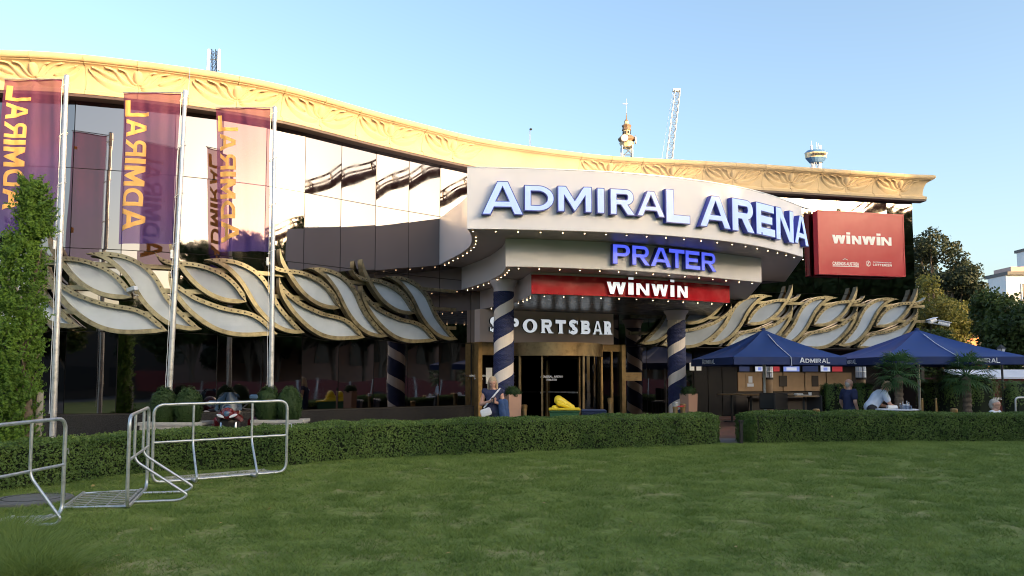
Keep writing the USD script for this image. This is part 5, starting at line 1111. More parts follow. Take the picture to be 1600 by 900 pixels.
wpart(t, 'lattice', truss(base, b, 1.5, .95, 44, .075), M['steel']); wpart(t, 'head', bx(b[0]-.9, b[0]+.5, Y-.4, Y+.4, b[2]-.2, b[2]+.25), M['white']); wpart(t, 'cable', tube([b-[.85, 0, 0], (base[0]-3.2, Y, 0)], .03, 5), M['steel']); wpart(t, 'foot', bx(base[0]-2, base[0]+2, Y-2, Y+2, 0, 1), M['concrete'])
Y = 160.0; q = at_y(1284.5, 592, Y); t = thing('gondola_tower', 'tower with a blue and cream ship-like cabin above the roof at right', 'tower', (q[0], Y, 0))
part(t, 'mast', cat(*[cyl(x, 0, 0, zz(250)*1.066, .28, n=8) for x in (-.9, .9)], truss((0, 0, 0), (0, 0, at_y(1284, 250, Y)[2]), 1.1, 1.1, 20, .1)), M['print'])
zy = lambda v: at_y(1284.5, v, Y)[2]
M['ship_blue'] = pm('ship_blue', (.06, .14, .30), .4)
def hullring(z, sx, sy): return [(sx*math.cos(a)*(1 if abs(math.cos(a)) < .8 else 1.05), sy*math.sin(a), z) for a in np.linspace(0, 6.28, 17)[:-1]]
def ringmesh(rs):
    V = np.array([p for r_ in rs for p in r_]+[np.mean(rs[0], 0), np.mean(rs[-1], 0)]); F = []; n = 16
    for i in range(len(rs)-1):
        for j in range(n): a, b = i*n, (i+1)*n; F += [(a+j, a+(j+1) % n, b+(j+1) % n), (a+j, b+(j+1) % n, b+j)]
    c = len(rs)*n; F += [(c, (j+1) % n, j) for j in range(n)] + [(c+1, c-n+j, c-n+(j+1) % n) for j in range(n)]
    return V, np.array(F)
part(t, 'keel', ringmesh([hullring(zy(254.5), 1.3, 1.0), hullring(zy(247.3), 2.1, 1.4)]), M['ship_blue']); part(t, 'cabin', ringmesh([hullring(zy(247.3), 2.12, 1.42), hullring(zy(239.5), 2.25, 1.5)]), M['cream_wall']); part(t, 'roof', ringmesh([hullring(zy(239.5), 2.3, 1.55), hullring(zy(235.5), 1.75, 1.2)]), M['ship_blue'])
for k_ in range(9): part(t, 'window', bx(-1.4+k_*.33, -1.2+k_*.33, -1.6, -1.35, zy(245.5), zy(241.5)), M['black'])
for x, v in ((-.9, 220), (.25, 222), (.6, 224)): part(t, 'antenna', tube([(x, 0, zy(236)), (x, 0, zy(v))], .05, 5), M['steel'])
Y = 24.0; q = at_y(334, 108, Y); t = thing('roof_antenna', 'phone mast with two white panel antennas on the roof at left', 'antenna', (q[0], Y, 7.95)); zt_ = at_y(334, 77, Y)[2]-7.95
part(t, 'lattice', truss((0, 0, 0), (0, 0, zt_-.02), .13, .13, 30, .011), M['black'])
for x in (-.17, .17): 
    part(t, 'panel_antenna', rbx(x, -.02, zt_-.36, .085, .10, .70, .02), M['white']); part(t, 'bracket', bx(min(x, 0), max(x, 0), -.012, .012, zt_-.35, zt_-.33), M['steel'])
Y = 26.0; q = at_y(828, 219, Y); zt_ = at_y(828, 202, Y)[2]-7.95
t = thing('roof_antenna', 'tiny thin antenna on the roof above the ADMIRAL letters', 'antenna', (q[0], Y, 7.95))
part(t, 'rod', cat(tube([(-.05, 0, 0), (0, 0, zt_)], .012, 5), tube([(.07, 0, 0), (0, 0, zt_)], .012, 5)), M['steel']); part(t, 'head', ell((.03, 0, zt_), (.05, .04, .04), 1), M['black'])

# ------------------------------------------------------------------ small things in front of the entrance
def pot(u, Y, v_top, wpx, label, lab2, seed, rz=.35):
    X = (u-800)/1200*Y; z = bz(Y, v_top); w = wpx*Y/1200/1.28; t = thing('tall_pot', label, 'plant pot', (X, Y, 0), rz, 'tall terracotta pots at the entrance')
    a, b = w/2*.72, w/2; V = [(-a, -a, 0), (a, -a, 0), (a, a, 0), (-a, a, 0), (-b, -b, z), (b, -b, z), (b, b, z), (-b, b, z)]; c = b-.03
    V += [(-c, -c, z), (c, -c, z), (c, c, z), (-c, c, z), (-c, -c, z-.08), (c, -c, z-.08), (c, c, z-.08), (-c, c, z-.08)]
    F = [(0, 1, 5, 4), (1, 2, 6, 5), (2, 3, 7, 6), (3, 0, 4, 7)] + [(4+i, 4+(i+1) % 4, 8+(i+1) % 4, 8+i) for i in range(4)] + [(8+i, 8+(i+1) % 4, 12+(i+1) % 4, 12+i) for i in range(4)]
    part(t, 'pot', (np.array(V), np.array(F)), M['cotta']); part(t, 'soil', bx(-c, c, -c, c, z-.1, z-.05), M['soil'])
    s = thing('pot_plant', lab2, 'plant', (X, Y, z-.06)); r = np.random.default_rng(seed)
    part(s, 'stems', cat(*[tube([(0, 0, 0), (r.normal(0, .07), r.normal(0, .07), .14), (r.normal(0, .13), r.normal(0, .13), .2+r.uniform(0, .1))], .006, 4) for _ in range(12)]), M['thuja'])
    shrub(s, 'foliage', (0, 0, .10), .19, .14, 900, seed, M['thuja'], .07, .025)
pot(801.5, 17.9, 616, 27, 'terracotta pot beside the woman at the left column', 'leafy plant in the pot beside the woman', 71); pot(1075, 19.6, 615, 25, 'terracotta pot right of the right striped column', 'leafy plant in the pot by the right column', 72, .55)
def bollard(u, Y, v_top, label, cap='brass', r_=.055):
    X = (u-800)/1200*Y; z = bz(Y, v_top); t = thing('bollard', label, 'bollard', (X, Y, 0), 0, 'copper bollards along the forecourt'); part(t, 'post', cyl(0, 0, 0, z-.09, r_, n=16), M['brass']); part(t, 'cap', lathe([(r_+.015, z-.10), (r_+.018, z-.02), (r_, z), (0, z+.006)], n=16), M['alu' if cap == 'alu' else 'brass_dull'], smooth=40); part(t, 'ring', lathe([(r_+.001, z-.15), (r_+.01, z-.145), (r_+.01, z-.11), (r_+.001, z-.105)], n=16), M['brass_dull']); return z
bollard(819.5, 19.3, 632, 'copper bollard between the left pot and the revolving door'); bollard(953, 19.6, 621.5, 'copper bollard right of the dark-lidded bin')
bollard(1054, 17.7, 628, 'left copper bollard of the pair at the right column', 'alu'); bollard(1065.5, 17.9, 630.5, 'right copper bollard of the pair at the right column')
bollard(1273, 17.0, 638.5, 'copper bollard just above the hedge left of the standing man', r_=.06); bollard(1487, 17.0, 638, 'copper bollard just above the hedge below the right shrubs', r_=.06)
X = (1059-800)/1200*17.7
single('red_chain', tube([(X-.12, 17.66, bz(17.7, 634)), (X, 17.65, bz(17.7, 634.6)), (X+.13, 17.7, bz(17.7, 634))], .013, 6), M['red'], 'red band tying the pair of bollards together', 'band')
# two wheelie bins
def bin_(u0, u1, v, Y, label, lid, body, open_=False):
    X = ((u0+u1)/2-800)/1200*Y; w = (u1-u0)*Y/1200; z = bz(Y, v); t = thing('wheelie_bin', label, 'bin', (X, Y, 0), -.06)
    b = w*.42; V = [(-b*.85, -.26, .08), (b*.85, -.26, .08), (b*.85, .26, .08), (-b*.85, .26, .08), (-w/2*.93, -.33, z), (w/2*.93, -.33, z), (w/2*.93, .33, z), (-w/2*.93, .33, z)]
    part(t, 'body', (np.array(V), np.array([(0, 1, 5, 4), (1, 2, 6, 5), (2, 3, 7, 6), (3, 0, 4, 7), (0, 3, 2, 1), (4, 5, 6, 7)])), M[body]); part(t, 'rim', rbx(0, 0, z, w*.97, .7, .045, .015), M[body])
    for s in (-1, 1): part(t, 'wheel', place(cyl(0, 0, -.03, .03, .09, n=16), (s*w*.36, .28, .09), ry=math.pi/2), M['rubber'])
    part(t, 'lid', rbx(0, -.01, z+.045, w, .72, .04, .018), M[lid]); part(t, 'handle', tube([(-w*.4, .37, z+.03), (w*.4, .37, z+.03)], .016, 6), M[lid])
    return t, X, Y, z, w
t, X, Y, z, w = bin_(857, 906, 641.5, 17.3, 'green wheelie bin with bright yellow lid in front of the door', 'yellow', 'green_plastic')
part(t, 'lid_hump', bones([(V3(-w*.32, -.1, z+.06), V3(-w*.22, .1, z+.06), .07, .07)], .02, 4), M['yellow'], smooth=True)
yb = thing('yellow_hood', 'bright yellow tilted hood bulging up from the yellow bin', 'lid', (X-.05, Y, z+.07))
part(yb, 'hood', bones([(V3(-.08, 0, .17), V3(.24, 0, .015), .105, .045), (V3(-.08, -.08, .10), V3(.2, -.14, .0), .06, .03), (V3(-.08, .08, .10), V3(.2, .14, .0), .06, .03)], .02, 4), M['yellow'], smooth=True)
bin_(907, 946, 644, 17.5, 'dark wheelie bin with a navy lid beside the yellow one', 'navy_plastic', 'navy_plastic')
# clipped shrubs on the terrace
def box_shrub(u, Y, v_top, wpx, label, seed, dep=.5, z0=0, n=3800, mat='hedge'):
    X = (u-800)/1200*Y; w = wpx*Y/1200; h = bz(Y, v_top)-z0; t = thing('clipped_shrub', label, 'shrub', (X, Y, z0), 0, 'clipped shrubs on the terrace'); r = np.random.default_rng(seed)
    q = r.normal(0, 1, (n, 3)); q = np.sign(q)*np.abs(q)**.45; q /= np.max(np.abs(q), axis=1, keepdims=True)*(1+.12*np.linalg.norm(q, axis=1, keepdims=True)-.12)
    N = np.sign(q)*np.abs(q)**5; N /= np.linalg.norm(N, axis=1, keepdims=True)+1e-9
    k_ = .93+.16*(meshkit.fbm(q*2.2+seed, 3, seed)-.3)
    P = q*k_[:, None]*[w/2, dep/2, h/2]+[0, 0, h/2]
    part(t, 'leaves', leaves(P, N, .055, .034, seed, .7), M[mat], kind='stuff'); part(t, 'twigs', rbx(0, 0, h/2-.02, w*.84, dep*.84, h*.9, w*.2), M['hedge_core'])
box_shrub(1298, 19.8, 598, 30, 'clipped shrub left of the man in navy', 81); box_shrub(1345, 19.9, 597, 26, 'clipped shrub between the man in navy and the waitress', 82)
box_shrub(1487, 19.4, 585, 42, 'big clipped shrub at right of the two thin posts', 83, .7); box_shrub(1526, 19.5, 584, 40, 'big clipped shrub left of the seated guest', 84, .7); box_shrub(1452, 20.6, 592, 34, 'shadowy shrub behind the waitress palm', 85, .6); box_shrub(1590, 21, 594, 52, 'dark shrub cut off by the right edge of the photo', 86, .6); box_shrub(1650, 21, 592, 60, 'dark shrub beyond the right edge', 87, .6)
# palms
M['palm_leaf'] = foliage('palm_leaf', [(.03, .075, .028), (.055, .12, .04), (.10, .17, .06)], .25, .45)
def palm(u, Y, v_c, label, seed, rad):
    X = (u-800)/1200*Y; z = bz(Y, v_c); t = thing('fan_palm', label, 'palm', (X, Y, 0)); r = np.random.default_rng(seed); n = 34
    part(t, 'trunk', lathe([(.0, 0), (.11, 0)]+[(.085+.018*(i % 2), .06+i*(z-.1)/26) for i in range(26)]+[(0, z)], n=14), M['bark'])
    for i in range(n):
        a = i*2.39996; el = math.radians(78-118*i/n); L = rad*r.uniform(.42, .6); d = np.array([math.cos(a)*math.cos(el), math.sin(a)*math.cos(el), math.sin(el)]); hub = np.array([0, 0, z])+d*L
        side = np.cross(d, [0, 0, 1.0]); side /= np.linalg.norm(side)+1e-9; upv = np.cross(side, d); V, F = [], []
        for m_ in np.linspace(-1.35, 1.35, 15):
            q = d*math.cos(m_)+side*math.sin(m_)+upv*(-.10); l = rad*.62*(1-.18*abs(m_))*r.uniform(.85, 1.1); e = np.cross(q, upv); e /= np.linalg.norm(e); mid = hub+q*l*.55; tp = hub+q*l - np.array([0, 0, 1])*l*r.uniform(.08, .42)
            b = len(V); V += [hub, mid+e*.013, mid-e*.013, tp]; F += [(b, b+1, b+2), (b+1, b+3, b+2)]
        fr = part(t, 'frond', (np.array(V), np.array(F)), M['palm_leaf']); part(fr, 'stalk', tube([(0, 0, z-.03), hub], .008, 5), M['palm_leaf'])
palm(1402, 18.0, 583, 'fan palm standing behind the waitress', 91, .62); palm(1508, 18.3, 586, 'fan palm right of the big clipped shrubs', 92, .66)
# round table in front of the waitress, bottles and tray
Y = 17.8; X = (1398-800)/1200*Y; zt_ = bz(Y, 638.5)
t = thing('round_table', 'round pale table where the waitress leans', 'table', (X, Y, 0)); part(t, 'table_top', lathe([(0, zt_-.03), (.44, zt_-.03), (.46, zt_-.015), (.44, zt_), (0, zt_)], n=36), M['print']); part(t, 'leg', cyl(0, 0, .03, zt_-.03, .04, n=12), M['steel']); part(t, 'foot', lathe([(0, 0), (.26, 0), (.26, .02), (.05, .05), (0, .05)], n=24), M['black'])
M['clear_glass'] = tinted('clear_bottle_glass', (.9, .93, 1), (.75, .82, .9), .12)
for i, (u, w_, h_) in enumerate(((1408, .03, .15), (1414, .032, .17), (1404, .028, .12), (1417, .03, .14))):
    x = (u-800)/1200*(Y-.08+.03*i); s = thing('glass_bottle', ['clear bottle at the left of the table group', 'tallest clear bottle on the round table', 'small clear glass at the left front of the group', 'clear bottle at the right end of the group'][i], 'bottle', (x, Y-.08+.03*i, zt_)); part(s, 'bottle', lathe([(0, 0), (w_, 0), (w_, h_*.6), (w_*.4, h_*.8), (w_*.4, h_), (0, h_)], n=14), M['clear_glass'], smooth=40); part(s, 'cap', cyl(0, 0, h_, h_+.015, w_*.45, n=10), M['print'])
x = (1413-800)/1200*17.5; s = thing('serving_tray', 'small pale blue box of glasses at the right edge of the round table', 'box', (x, 17.5, zt_)); part(s, 'box', rbx(0, 0, .045, .20, .14, .085, .012), M['clear_glass']); part(s, 'glasses', cat(*[cyl(-.06+.04*i, .02*(i % 2), .01, .12, .016, n=10) for i in range(4)]), M['print'])
x = (1391-800)/1200*17.6; s = thing('paper_roll', 'white paper roll lying on the round table by her hands', 'paper roll', (x, 17.6, zt_+.045)); part(s, 'roll', place(cyl(0, 0, -.11, .11, .045, n=18), ry=math.pi/2, rz=.1), M['white'], smooth=40); part(s, 'core', place(cyl(0, 0, -.112, .112, .016, n=12), ry=math.pi/2, rz=.1), M['tan'])
# two thin brass posts, hand rail
for u, l in ((1438, 'left thin brass rope post right of the waitress'), (1459.5, 'right thin brass rope post beside the clipped shrub')):
    x = (u-800)/1200*17.9; s = thing('rope_post', l, 'post', (x, 17.9, 0)); part(s, 'rod', cyl(0, 0, 0, bz(17.9, 624), .022, n=10), M['brass_dull']); part(s, 'knob', ell((0, 0, bz(17.9, 623.5)), (.028, .028, .028), 1), M['brass']); part(s, 'foot', cyl(0, 0, 0, .03, .14, n=16), M['brass_dull'])
x = (1583-800)/1200*18.2; zt_ = bz(18.2, 621); s = thing('hand_rail', 'pale tubular hand rail at the right edge of the photo', 'rail', (x, 18.2, 0)); part(s, 'tube', tube(rounded([(0, 0, 0), (0, 0, zt_), (1.6, .2, zt_), (1.6, .2, 0)], .1, 6), .022, 10), M['alu'], smooth=40)
# cameras
s0_, z0_ = hit(206, 452, .25); c = fpos(s0_, .2, z0_)
s = thing('security_camera', 'white tube camera on the leaf ornament between two flagpoles', 'camera', c); part(s, 'housing', place(cyl(0, 0, -.11, .11, .037, n=14), (0, 0, 0), ry=math.radians(80), rz=-.5), M['white'], smooth=40); part(s, 'hood', place(bx(-.035, .045, -.045, .045, -.12, .12), (0, 0, .012), ry=math.radians(80), rz=-.5), M['alu'], label='thin sun hood'); part(s, 'bracket', tube([(0, .02, -.03), (.02, .06, -.1), (.03, .2, -.1)], .014, 6), M['alu'])
c = fpos(S1+.42, -.15, hit(1440, 500, 0)[1]-.02)
for i, (dx, r_) in enumerate(((0, .4), (.32, -.3))):
    s = thing('security_camera', ['left white camera on the bracket at the building corner', 'right white camera on the bracket at the building corner'][i], 'camera', c+[dx, -.1*i, -.1*i]); part(s, 'housing', place(rbx(0, 0, 0, .34, .13, .12, .03), ry=.25*(1 if i else -1), rz=r_), M['white']); part(s, 'hood', place(rbx(0, 0, .08, .40, .17, .025, .01), ry=.25*(1 if i else -1), rz=r_), M['print']); part(s, 'arm', tube([(0, 0, -.05), (-.25-dx, .05+.1*i, -.02+.1*i)], .018, 6), M['steel'])
# ------------------------------------------------------------------ people
M['navy_cloth'] = pm('navy_cloth', (.022, .03, .085), .85, var=.2, scale=18, bump=.3, bscale=30); M['jeans'] = pm('dark_jeans', (.022, .035, .075), .85, var=.25, scale=25)
M['black_cloth'] = pm('black_cloth', (.014, .015, .022), .85, var=.2); M['pale_cloth'] = pm('pale_blue_cloth', (.52, .60, .74), .8, var=.06, scale=12, bump=.3, bscale=25); M['denim'] = pm('blue_denim_jacket', (.035, .075, .19), .85, var=.2, scale=20, bump=.4, bscale=20); M['white_cloth'] = pm('white_canvas', (.62, .66, .72), .7, var=.06); M['lip'] = pm('lips', (.36, .13, .12), .5); M['eye_dark'] = pm('eye_dark', (.03, .022, .018), .3)
def hand(wr, d, side_, curl=.6, sc=1.0):
    """bones of one hand: palm, five fingers; d = pointing direction, side_ = thumb side"""
    d = d/np.linalg.norm(d); s = side_-d*np.dot(side_, d); s /= np.linalg.norm(s); n = np.cross(d, s); B_ = []
    kn = wr+d*.085*sc
    for i, o in enumerate((.030, .010, -.010, -.029)): B_.append((wr+s*o*.5, kn+s*o, .013*sc, .0105*sc))
    for i, (o, l) in enumerate(((.030, .072), (.010, .080), (-.010, .074), (-.029, .058))):
        a = kn+s*o; c1 = curl*(.6+.1*i); p1 = a+(d*math.cos(c1)-n*math.sin(c1))*l*.5*sc; c2 = c1+curl; p2 = p1+(d*math.cos(c2)-n*math.sin(c2))*l*.5*sc; B_ += [(a, p1, .0095*sc, .0085*sc), (p1, p2, .0085*sc, .007*sc)]
    a = wr+d*.025*sc+s*.025*sc; p1 = a+(d*.55+s*.7-n*.25)*.04*sc; p2 = p1+(d*.85+s*.2-n*.4)*.034*sc; return B_+[(a, p1, .0115*sc, .010*sc), (p1, p2, .010*sc, .008*sc)]
def head_bones(c, f, up):
    """skull, jaw, neck start: c head centre, f facing, up"""
    s = np.cross(f, up); B_ = [(c+up*.03-f*.02, c+up*.025+f*.025, .088, .080), (c-up*.03+f*.03, c-up*.085+f*.062, .066, .032), (c-up*.02+f*.075, c-up*.012+f*.098, .018, .012), (c+f*.078+up*.02, c-up*.012+f*.10, .010, .011)]
    for q in (-1, 1): B_ += [(c+s*q*.032+f*.07-up*.025, c+s*q*.03+f*.066-up*.04, .022, .024), (c+s*q*.084-f*.008+up*.012, c+s*q*.083-f*.008-up*.028, .013, .009)]
    return B_
def face(t, body, c, f, up, hair=None):
    s = np.cross(f, up)
    for q in (-1, 1): part(body, 'eye', ell(c+s*q*.032+f*.086+up*.008, (.011, .011, .008), 1), M['eye_dark']); part(body, 'eyebrow', tube([c+s*q*.018+f*.095+up*.03, c+s*q*.046+f*.084+up*.03], .005, 5), M['hair_grey'])
    part(body, 'mouth', tube([c-s*.022+f*.088-up*.062, c+f*.096-up*.06, c+s*.022+f*.088-up*.062], .006, 6), M['lip'])
def person(label, loc, rz, J, look, up, cloth):
    """J: joints; cloth: list of (name, bones, material)"""
    t = thing('person', label, 'person', loc, rz); f = look/np.linalg.norm(look); up = up-f*np.dot(up, f); up /= np.linalg.norm(up); c = J['head']
    bl = head_bones(c, f, up)+[(J['neck'], c-up*.05-f*.01, .056, .052), (J['neck'], J['chest'], .07, .13)]
    for q in ('l', 'r'):
        bl += [(J['chest'], J['sh'+q], .12, .058), (J['sh'+q], J['el'+q], .052, .042), (J['el'+q], J['wr'+q], .041, .027)]
        bl += hand(J['wr'+q], J['hd'+q], J['th'+q], J.get('curl', .5))
        bl += [(J['hip'], J['hp'+q], .12, .10), (J['hp'+q], J['kn'+q], .088, .058), (J['kn'+q], J['an'+q], .056, .038), (J['an'+q]+V3(0, .03, 0), J['an'+q]+J.get('toe', V3(0, -.16, -.05)), .04, .032)]
    bl += [(J['chest'], J['belly'], .135, .125), (J['belly'], J['hip'], .125, .13)]
    body = part(t, 'body', bones(bl, .018, 6), M['skin'], smooth=True)
    for nm, b_, m_ in cloth: part(t, nm, bones(b_, .025, 8), m_, smooth=True)
    face(t, body, c, f, up); return t, c, f, up
def infl(J, segs, g): return [(J[a], J[b], ra+g, rb+g) for a, b, ra, rb in segs]
TORSO = [('neck2', 'chest', .085, .135), ('chest', 'belly', .138, .128), ('belly', 'hip', .128, .135), ('chest', 'shl', .125, .062), ('chest', 'shr', .125, .062)]
LEGS = [('hip', 'hpl', .125, .105), ('hip', 'hpr', .125, .105), ('hpl', 'knl', .093, .064), ('hpr', 'knr', .093, .064), ('knl', 'anl', .062, .048), ('knr', 'anr', .062, .048)]
SLEEVE = [('shl', 'mdl', .062, .056), ('shr', 'mdr', .062, .056)]
def base_joints(k=1.0):
    J = {'head': V3(0, 0, 1.55), 'neck': V3(0, .01, 1.42), 'chest': V3(0, .01, 1.24), 'belly': V3(0, 0, 1.07), 'hip': V3(0, 0, .95), 'shl': V3(.175, .01, 1.36), 'shr': V3(-.175, .01, 1.36), 'ell': V3(.23, .03, 1.09), 'elr': V3(-.23, .03, 1.09), 'wrl': V3(.24, -.04, .86), 'wrr': V3(-.24, -.04, .86), 'hdl': V3(0, -.1, -1), 'hdr': V3(0, -.1, -1), 'thl': V3(0, -1, 0), 'thr': V3(0, -1, 0), 'hpl': V3(.09, 0, .90), 'hpr': V3(-.09, 0, .90), 'knl': V3(.10, -.01, .49), 'knr': V3(-.10, -.01, .49), 'anl': V3(.10, .02, .08), 'anr': V3(-.10, .02, .08)}
    return J
def fin(J):
    for q in 'lr': J['md'+q] = J['sh'+q]*.45+J['el'+q]*.55
    J['neck2'] = J['neck']*.6+J['chest']*.4; return J
def shoes(t, J):
    for q in 'lr': part(t, 'shoe', bones([(J['an'+q]+V3(0, .04, -.035), J['an'+q]+J.get('toe', V3(0, -.16, -.05))*1.05, .05, .042)], .02, 4), M['black'], smooth=True)
def crumple(m, a=.035): v, f = m; return v+(meshkit.fbm(np.array(v)*11, 3, 4)[:, None]-.5)*a*np.array([1, 1, .3]), f
# the woman reading her phone in front of the left column
Yw = 16.9; Xw = (770-800)/1200*Yw; zh = bz(Yw, 590)
J = base_joints(); J.update(head=V3(.0, -.05, 1.545), wrl=V3(.055, -.24, 1.13), wrr=V3(-.03, -.23, 1.15), ell=V3(.24, -.02, 1.07), elr=V3(-.25, -.01, 1.08), hdl=V3(-.5, -.6, .25), hdr=V3(.6, -.5, .2), thl=V3(0, -.3, 1), thr=V3(0, -.3, 1)); J['curl'] = .75; fin(J)
look = V3(.05, -1, -.22)
t, c, f, up = person('woman in a sleeveless navy top reading her phone by the left column', (Xw, Yw, zh-1.66), -.05, J, look, V3(0, 0, 1), [('top', infl(J, TORSO, .012), M['navy_cloth']), ('jeans', infl(J, LEGS, .012), M['jeans'])])
WO = (Xw, Yw, zh-1.66); shoes(t, J); s = np.cross(f, up)
hb = [(c+up*.055-f*.03, c+up*.05+f*.02, .088, .078), (c-f*.055, c-up*.16-f*.06, .075, .06)]
for q in (-1, 1): hb += [(c+s*q*.06+up*.04-f*.01, c+s*q*.092-up*.05-f*.02, .04, .03), (c+s*q*.092-up*.05-f*.02, c+s*q*.09-up*.19-f*.01, .033, .022)]
part(t, 'hair', bones(hb, .02, 4), M['hair_blond'], smooth=True)
ph = thing('phone', 'dark phone held by the woman at the left column', 'phone', V3(*WO)+V3(.01, -.34, 1.17)); part(ph, 'body', place(rbx(0, 0, 0, .072, .01, .145, .004), rx=-.7), M['black']); part(ph, 'screen', place(bx(-.032, .032, .0052, .0056, -.066, .066), rx=-.7), M['scr_b'])
bg = thing('shoulder_bag', 'pale shoulder bag with a white strap on the woman at the left column', 'bag', V3(*WO)+V3(-.17, -.15, .9))
part(bg, 'bag', place(rbx(.03, -.03, .0, .24, .07, .17, .03), ry=-.35), M['white_cloth'], smooth=True)
part(bg, 'strap', place(tube([(-.02, .0, .10), (.12, -.03, .27), (.25, -.02, .43), (.33, .12, .52), (.28, .28, .40)], .019, 6)), M['white_cloth'], smooth=True)
jk = thing('draped_jacket', 'blue denim jacket hanging over the arm of the woman', 'jacket', V3(*WO)+V3(.22, -.08, .92))
part(jk, 'jacket', crumple(bones([(V3(-.03, -.08, .20), V3(.02, -.06, -.12), .075, .085), (V3(.04, -.05, .20), V3(.08, -.02, -.18), .08, .09), (V3(.06, -.02, -.16), V3(.20, -.02, -.30), .07, .03)], .02, 6)), M['denim'], smooth=True)
# the man in navy, seen from behind and turned to the right
Ym = 18.9; Xm = (1325-800)/1200*Ym; zh = bz(Ym, 592.5)
J = base_joints(); J.update(ell=V3(.24, .05, 1.10), elr=V3(-.24, .04, 1.10), wrl=V3(.22, -.06, .87), wrr=V3(-.23, -.05, .87)); fin(J)
look = V3(.25, -1, -.05)
t, c, f, up = person('bald man in a navy t-shirt standing at the clipped shrubs', (Xm, Ym, zh-1.665), math.radians(108), J, look, V3(0, 0, 1), [('tshirt', infl(J, TORSO+SLEEVE, .016), M['navy_cloth']), ('trousers', infl(J, LEGS, .014), M['jeans'])]); shoes(t, J)
part(t, 'hair', bones([(c+up*.0-f*.05, c-up*.03-f*.05, .068, .06)], .02, 4), M['hair_grey'], smooth=True)
# the waitress bending over the round table
Yt = 18.15; Xt = (1376-800)/1200*Yt; zh = bz(Yt, 596.5)
J = base_joints(); tilt = lambda p, a: V3(p[0], p[1]*math.cos(a)-(p[2]-.95)*math.sin(a), .95+p[1]*math.sin(a)+(p[2]-.95)*math.cos(a))
for k_ in ('head', 'neck', 'chest', 'belly', 'shl', 'shr'): J[k_] = tilt(J[k_], .68)
J['head'] = J['head']+V3(0, -.02, .0); J.update(ell=V3(.23, -.32, .98), elr=V3(-.23, -.36, 1.0), wrl=V3(.16, -.55, .93), wrr=V3(-.14, -.58, .93), hdl=V3(-.1, -1, -.2), hdr=V3(.1, -1, -.2), thl=V3(-1, 0, .4), thr=V3(1, 0, .4)); fin(J)
look = V3(0, -.9, -.8); zoff = J['head'][2]+.12
t, c, f, up = person('waitress in a pale blue shirt bending over the round table', (Xt-.28, Yt, zh-zoff), math.radians(86), J, look, V3(0, -.3, 1), [('shirt', infl(J, TORSO+SLEEVE, .018), M['pale_cloth']), ('trousers', infl(J, LEGS, .014), M['black_cloth'])]); shoes(t, J)
part(t, 'hair', bones([(c+up*.05-f*.035, c+up*.045+f*.01, .086, .076), (c-f*.06+up*.03, c-f*.075-up*.05, .07, .05), (c-f*.10+up*.05, c-f*.15+up*.04, .035, .03)], .02, 4), M['hair_blond'], smooth=True)
# a seated guest behind the hedge at the right
Yg = 17.6; Xg = (1551.5-800)/1200*Yg; zh = bz(Yg, 624)
J = base_joints(); dz = .46
for k_ in ('knl', 'knr'): J[k_] = J[k_]*V3(1, 0, 0)+V3(0, -.42, .93)
for k_ in ('anl', 'anr'): J[k_] = J[k_]*V3(1, 0, 0)+V3(0, -.40, .52)
J.update(ell=V3(.22, -.08, 1.08), elr=V3(-.22, -.08, 1.08), wrl=V3(.12, -.28, 1.0), wrr=V3(-.12, -.28, 1.0), hdl=V3(-.2, -1, 0), hdr=V3(.2, -1, 0), thl=V3(0, 0, 1), thr=V3(0, 0, 1)); fin(J)
t, c, f, up = person('grey-haired guest in a white top seated behind the hedge at right', (Xg, Yg, zh-1.67), math.radians(40), J, V3(.2, -1, -.1), V3(0, 0, 1), [('top', infl(J, TORSO+SLEEVE, .016), M['white_cloth']), ('trousers', infl(J, LEGS, .014), M['navy_cloth'])]); shoes(t, J)
part(t, 'hair', bones([(c+up*.045-f*.035, c+up*.04+f*.012, .088, .078), (c-f*.055, c-up*.04-f*.06, .075, .06)], .02, 4), M['hair_grey'], smooth=True)
ch_ = thing('guest_chair', 'dark chair under the seated guest', 'chair', (Xg, Yg, 0), math.radians(40)); zs_ = zh-1.67+.80
part(ch_, 'seat', rbx(0, .0, zs_-.03, .46, .46, .05, .02), M['black']); part(ch_, 'backrest', rbx(0, .27, zs_+.12, .46, .04, .34, .015), M['black'])
for a in (-.19, .19):
    for b in (-.19, .19): part(ch_, 'leg', bx(a-.018, a+.018, b-.018, b+.018, 0, zs_-.05), M['black'])

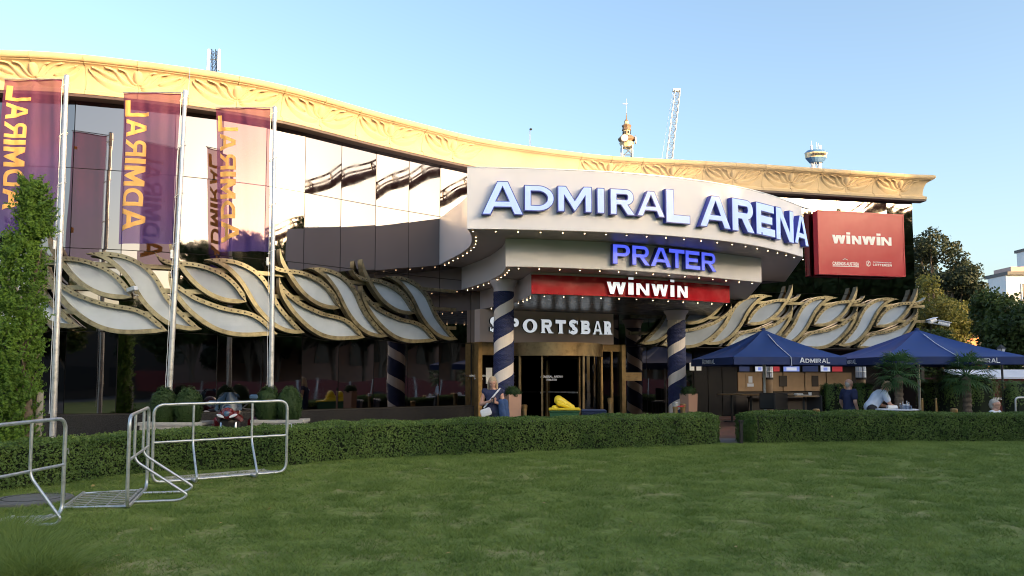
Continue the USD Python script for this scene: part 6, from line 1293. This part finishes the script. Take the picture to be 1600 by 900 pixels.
# ------------------------------------------------------------------ the parked motorcycle, nose towards the photographer
M['bike_red'] = pm('dark_red_paint', (.085, .006, .009), .15, var=.05, extra={'coat_weight': .5}); M['bike_blue'] = pm('blue_grey_fairing', (.05, .10, .17), .2); M['screen'] = tinted('smoked_windscreen', (.35, .42, .5), (.30, .34, .38), .04); M['chrome'] = pm('chrome', (.7, .7, .72), .1, metal=1); M['lamp'] = glow('headlamp_glass', (.9, .95, 1), .03, (.45, .47, .5))
Yb = 14.6; Xb = (362-800)/1200*Yb
t = thing('motorcycle', 'dark red touring motorcycle parked behind the hedge between two planters', 'motorcycle', (Xb, Yb, 0), .22)
zk = bz(Yb, 614)/1.34
def sc(m): return place(m, sc=zk)
def wheel(y, r_, w_):
    tyre = place(lathe([(r_-.11, -w_*.8), (r_-.03, -w_), (r_, -w_*.5), (r_, w_*.5), (r_-.03, w_), (r_-.11, w_*.8), (r_-.11, -w_*.8)], n=28), (0, y, r_), ry=math.pi/2)
    p_ = part(t, 'wheel', sc(tyre), M['rubber'], smooth=40); part(p_, 'rim', sc(place(cat(lathe([(r_-.13, -.04), (r_-.105, -.05), (r_-.105, .05), (r_-.13, .04), (r_-.13, -.04)], n=28), *[place(bx(-.015, .015, 0, r_-.11, -.02, .02), rz=a) for a in np.linspace(0, 6.28, 6)[:-1]], cyl(0, 0, -.06, .06, .05)), (0, y, r_), ry=math.pi/2)), M['chrome'])
wheel(-.35, .30, .06); wheel(1.05, .31, .09)
part(t, 'mudguard', sc(place(lathe([(.325, -.07), (.335, 0), (.325, .07)], n=28), (0, -.35, .30), ry=math.pi/2)), M['bike_red'])
for x in (-.12, .12): part(t, 'fork', sc(tube([(x, -.35, .30), (x, -.12, .92)], .026, 8)), M['chrome']); part(t, 'brake_disc', sc(place(cyl(0, 0, -.006, .006, .14, n=20), (x*.75, -.35, .30), ry=math.pi/2)), M['steel'])
part(t, 'fairing', sc(bones([(V3(0, -.38, .98), V3(0, -.1, 1.0), .11, .17), (V3(-.12, -.32, .95), V3(-.17, .0, .86), .06, .07), (V3(.12, -.32, .95), V3(.17, .0, .86), .06, .07)], .03, 5)), M['bike_red'], smooth=True)
part(t, 'lower_fairing', sc(bones([(V3(0, -.05, .82), V3(0, .15, .50), .19, .16)], .03, 4)), M['black'], smooth=True)
part(t, 'nose', sc(bones([(V3(0, -.42, .98), V3(0, -.28, 1.06), .075, .09)], .02, 4)), M['bike_blue'], smooth=True)
def screen_mesh():
    V = []; n = 11
    for k_, z in enumerate(np.linspace(1.03, 1.36, 7)):
        w = .235*math.sqrt(max(1-(k_/6.6)**2.6, .05)); V += [(w*a, -.40+.25*(z-1.03)+.13*a*a+.02, z) for a in np.linspace(-1, 1, n)]
    F = []
    for k_ in range(6):
        for j in range(n-1): s = k_*n+j; F += [(s, s+1, s+n+1), (s, s+n+1, s+n)]
    return np.array(V), np.array(F)
part(t, 'windscreen', sc(screen_mesh()), M['screen'], smooth=True)
for x in (-.11, .11): part(t, 'headlight', sc(place(ell((0, 0, 0), (.075, .025, .026), 2), (x, -.44, .94), ry=-.35*np.sign(x), rz=.35*np.sign(x))), M['lamp'], smooth=True)
for x in (-.30, .42):
    m_ = part(t, 'mirror', sc(place(rbx(0, 0, 0, .15, .05, .09, .03), (x, -.12, 1.27 if x > 0 else 1.16))), M['bike_blue']); part(m_, 'mirror_stalk', sc(tube([(x, -.12, 1.24 if x > 0 else 1.13), (x*.5, -.22, 1.04)], .012, 6)), M['black'])
part(t, 'handlebar', sc(tube([(-.38, .0, 1.03), (-.15, -.06, 1.06), (.15, -.06, 1.06), (.38, .0, 1.03)], .017, 8)), M['black'])
part(t, 'tank', sc(bones([(V3(0, .05, .90), V3(0, .40, .86), .15, .13)], .03, 4)), M['bike_red'], smooth=True); part(t, 'seat', sc(bones([(V3(0, .45, .82), V3(0, 1.05, .88), .12, .11)], .03, 4)), M['black'], smooth=True); part(t, 'engine', sc(rbx(0, .3, .45, .4, .5, .36, .06)), M['black']); part(t, 'exhaust', sc(tube([(.2, .3, .35), (.22, .8, .35), (.22, 1.25, .42)], [.03, .05, .055], 10)), M['chrome'])
for x in (-.33, .33): part(t, 'pannier', sc(rbx(x, 1.0, .68, .22, .48, .36, .06)), M['bike_red'])
part(t, 'side_stand', sc(tube([(-.12, .5, .3), (-.3, .5, .02)], .014, 6)), M['steel'])
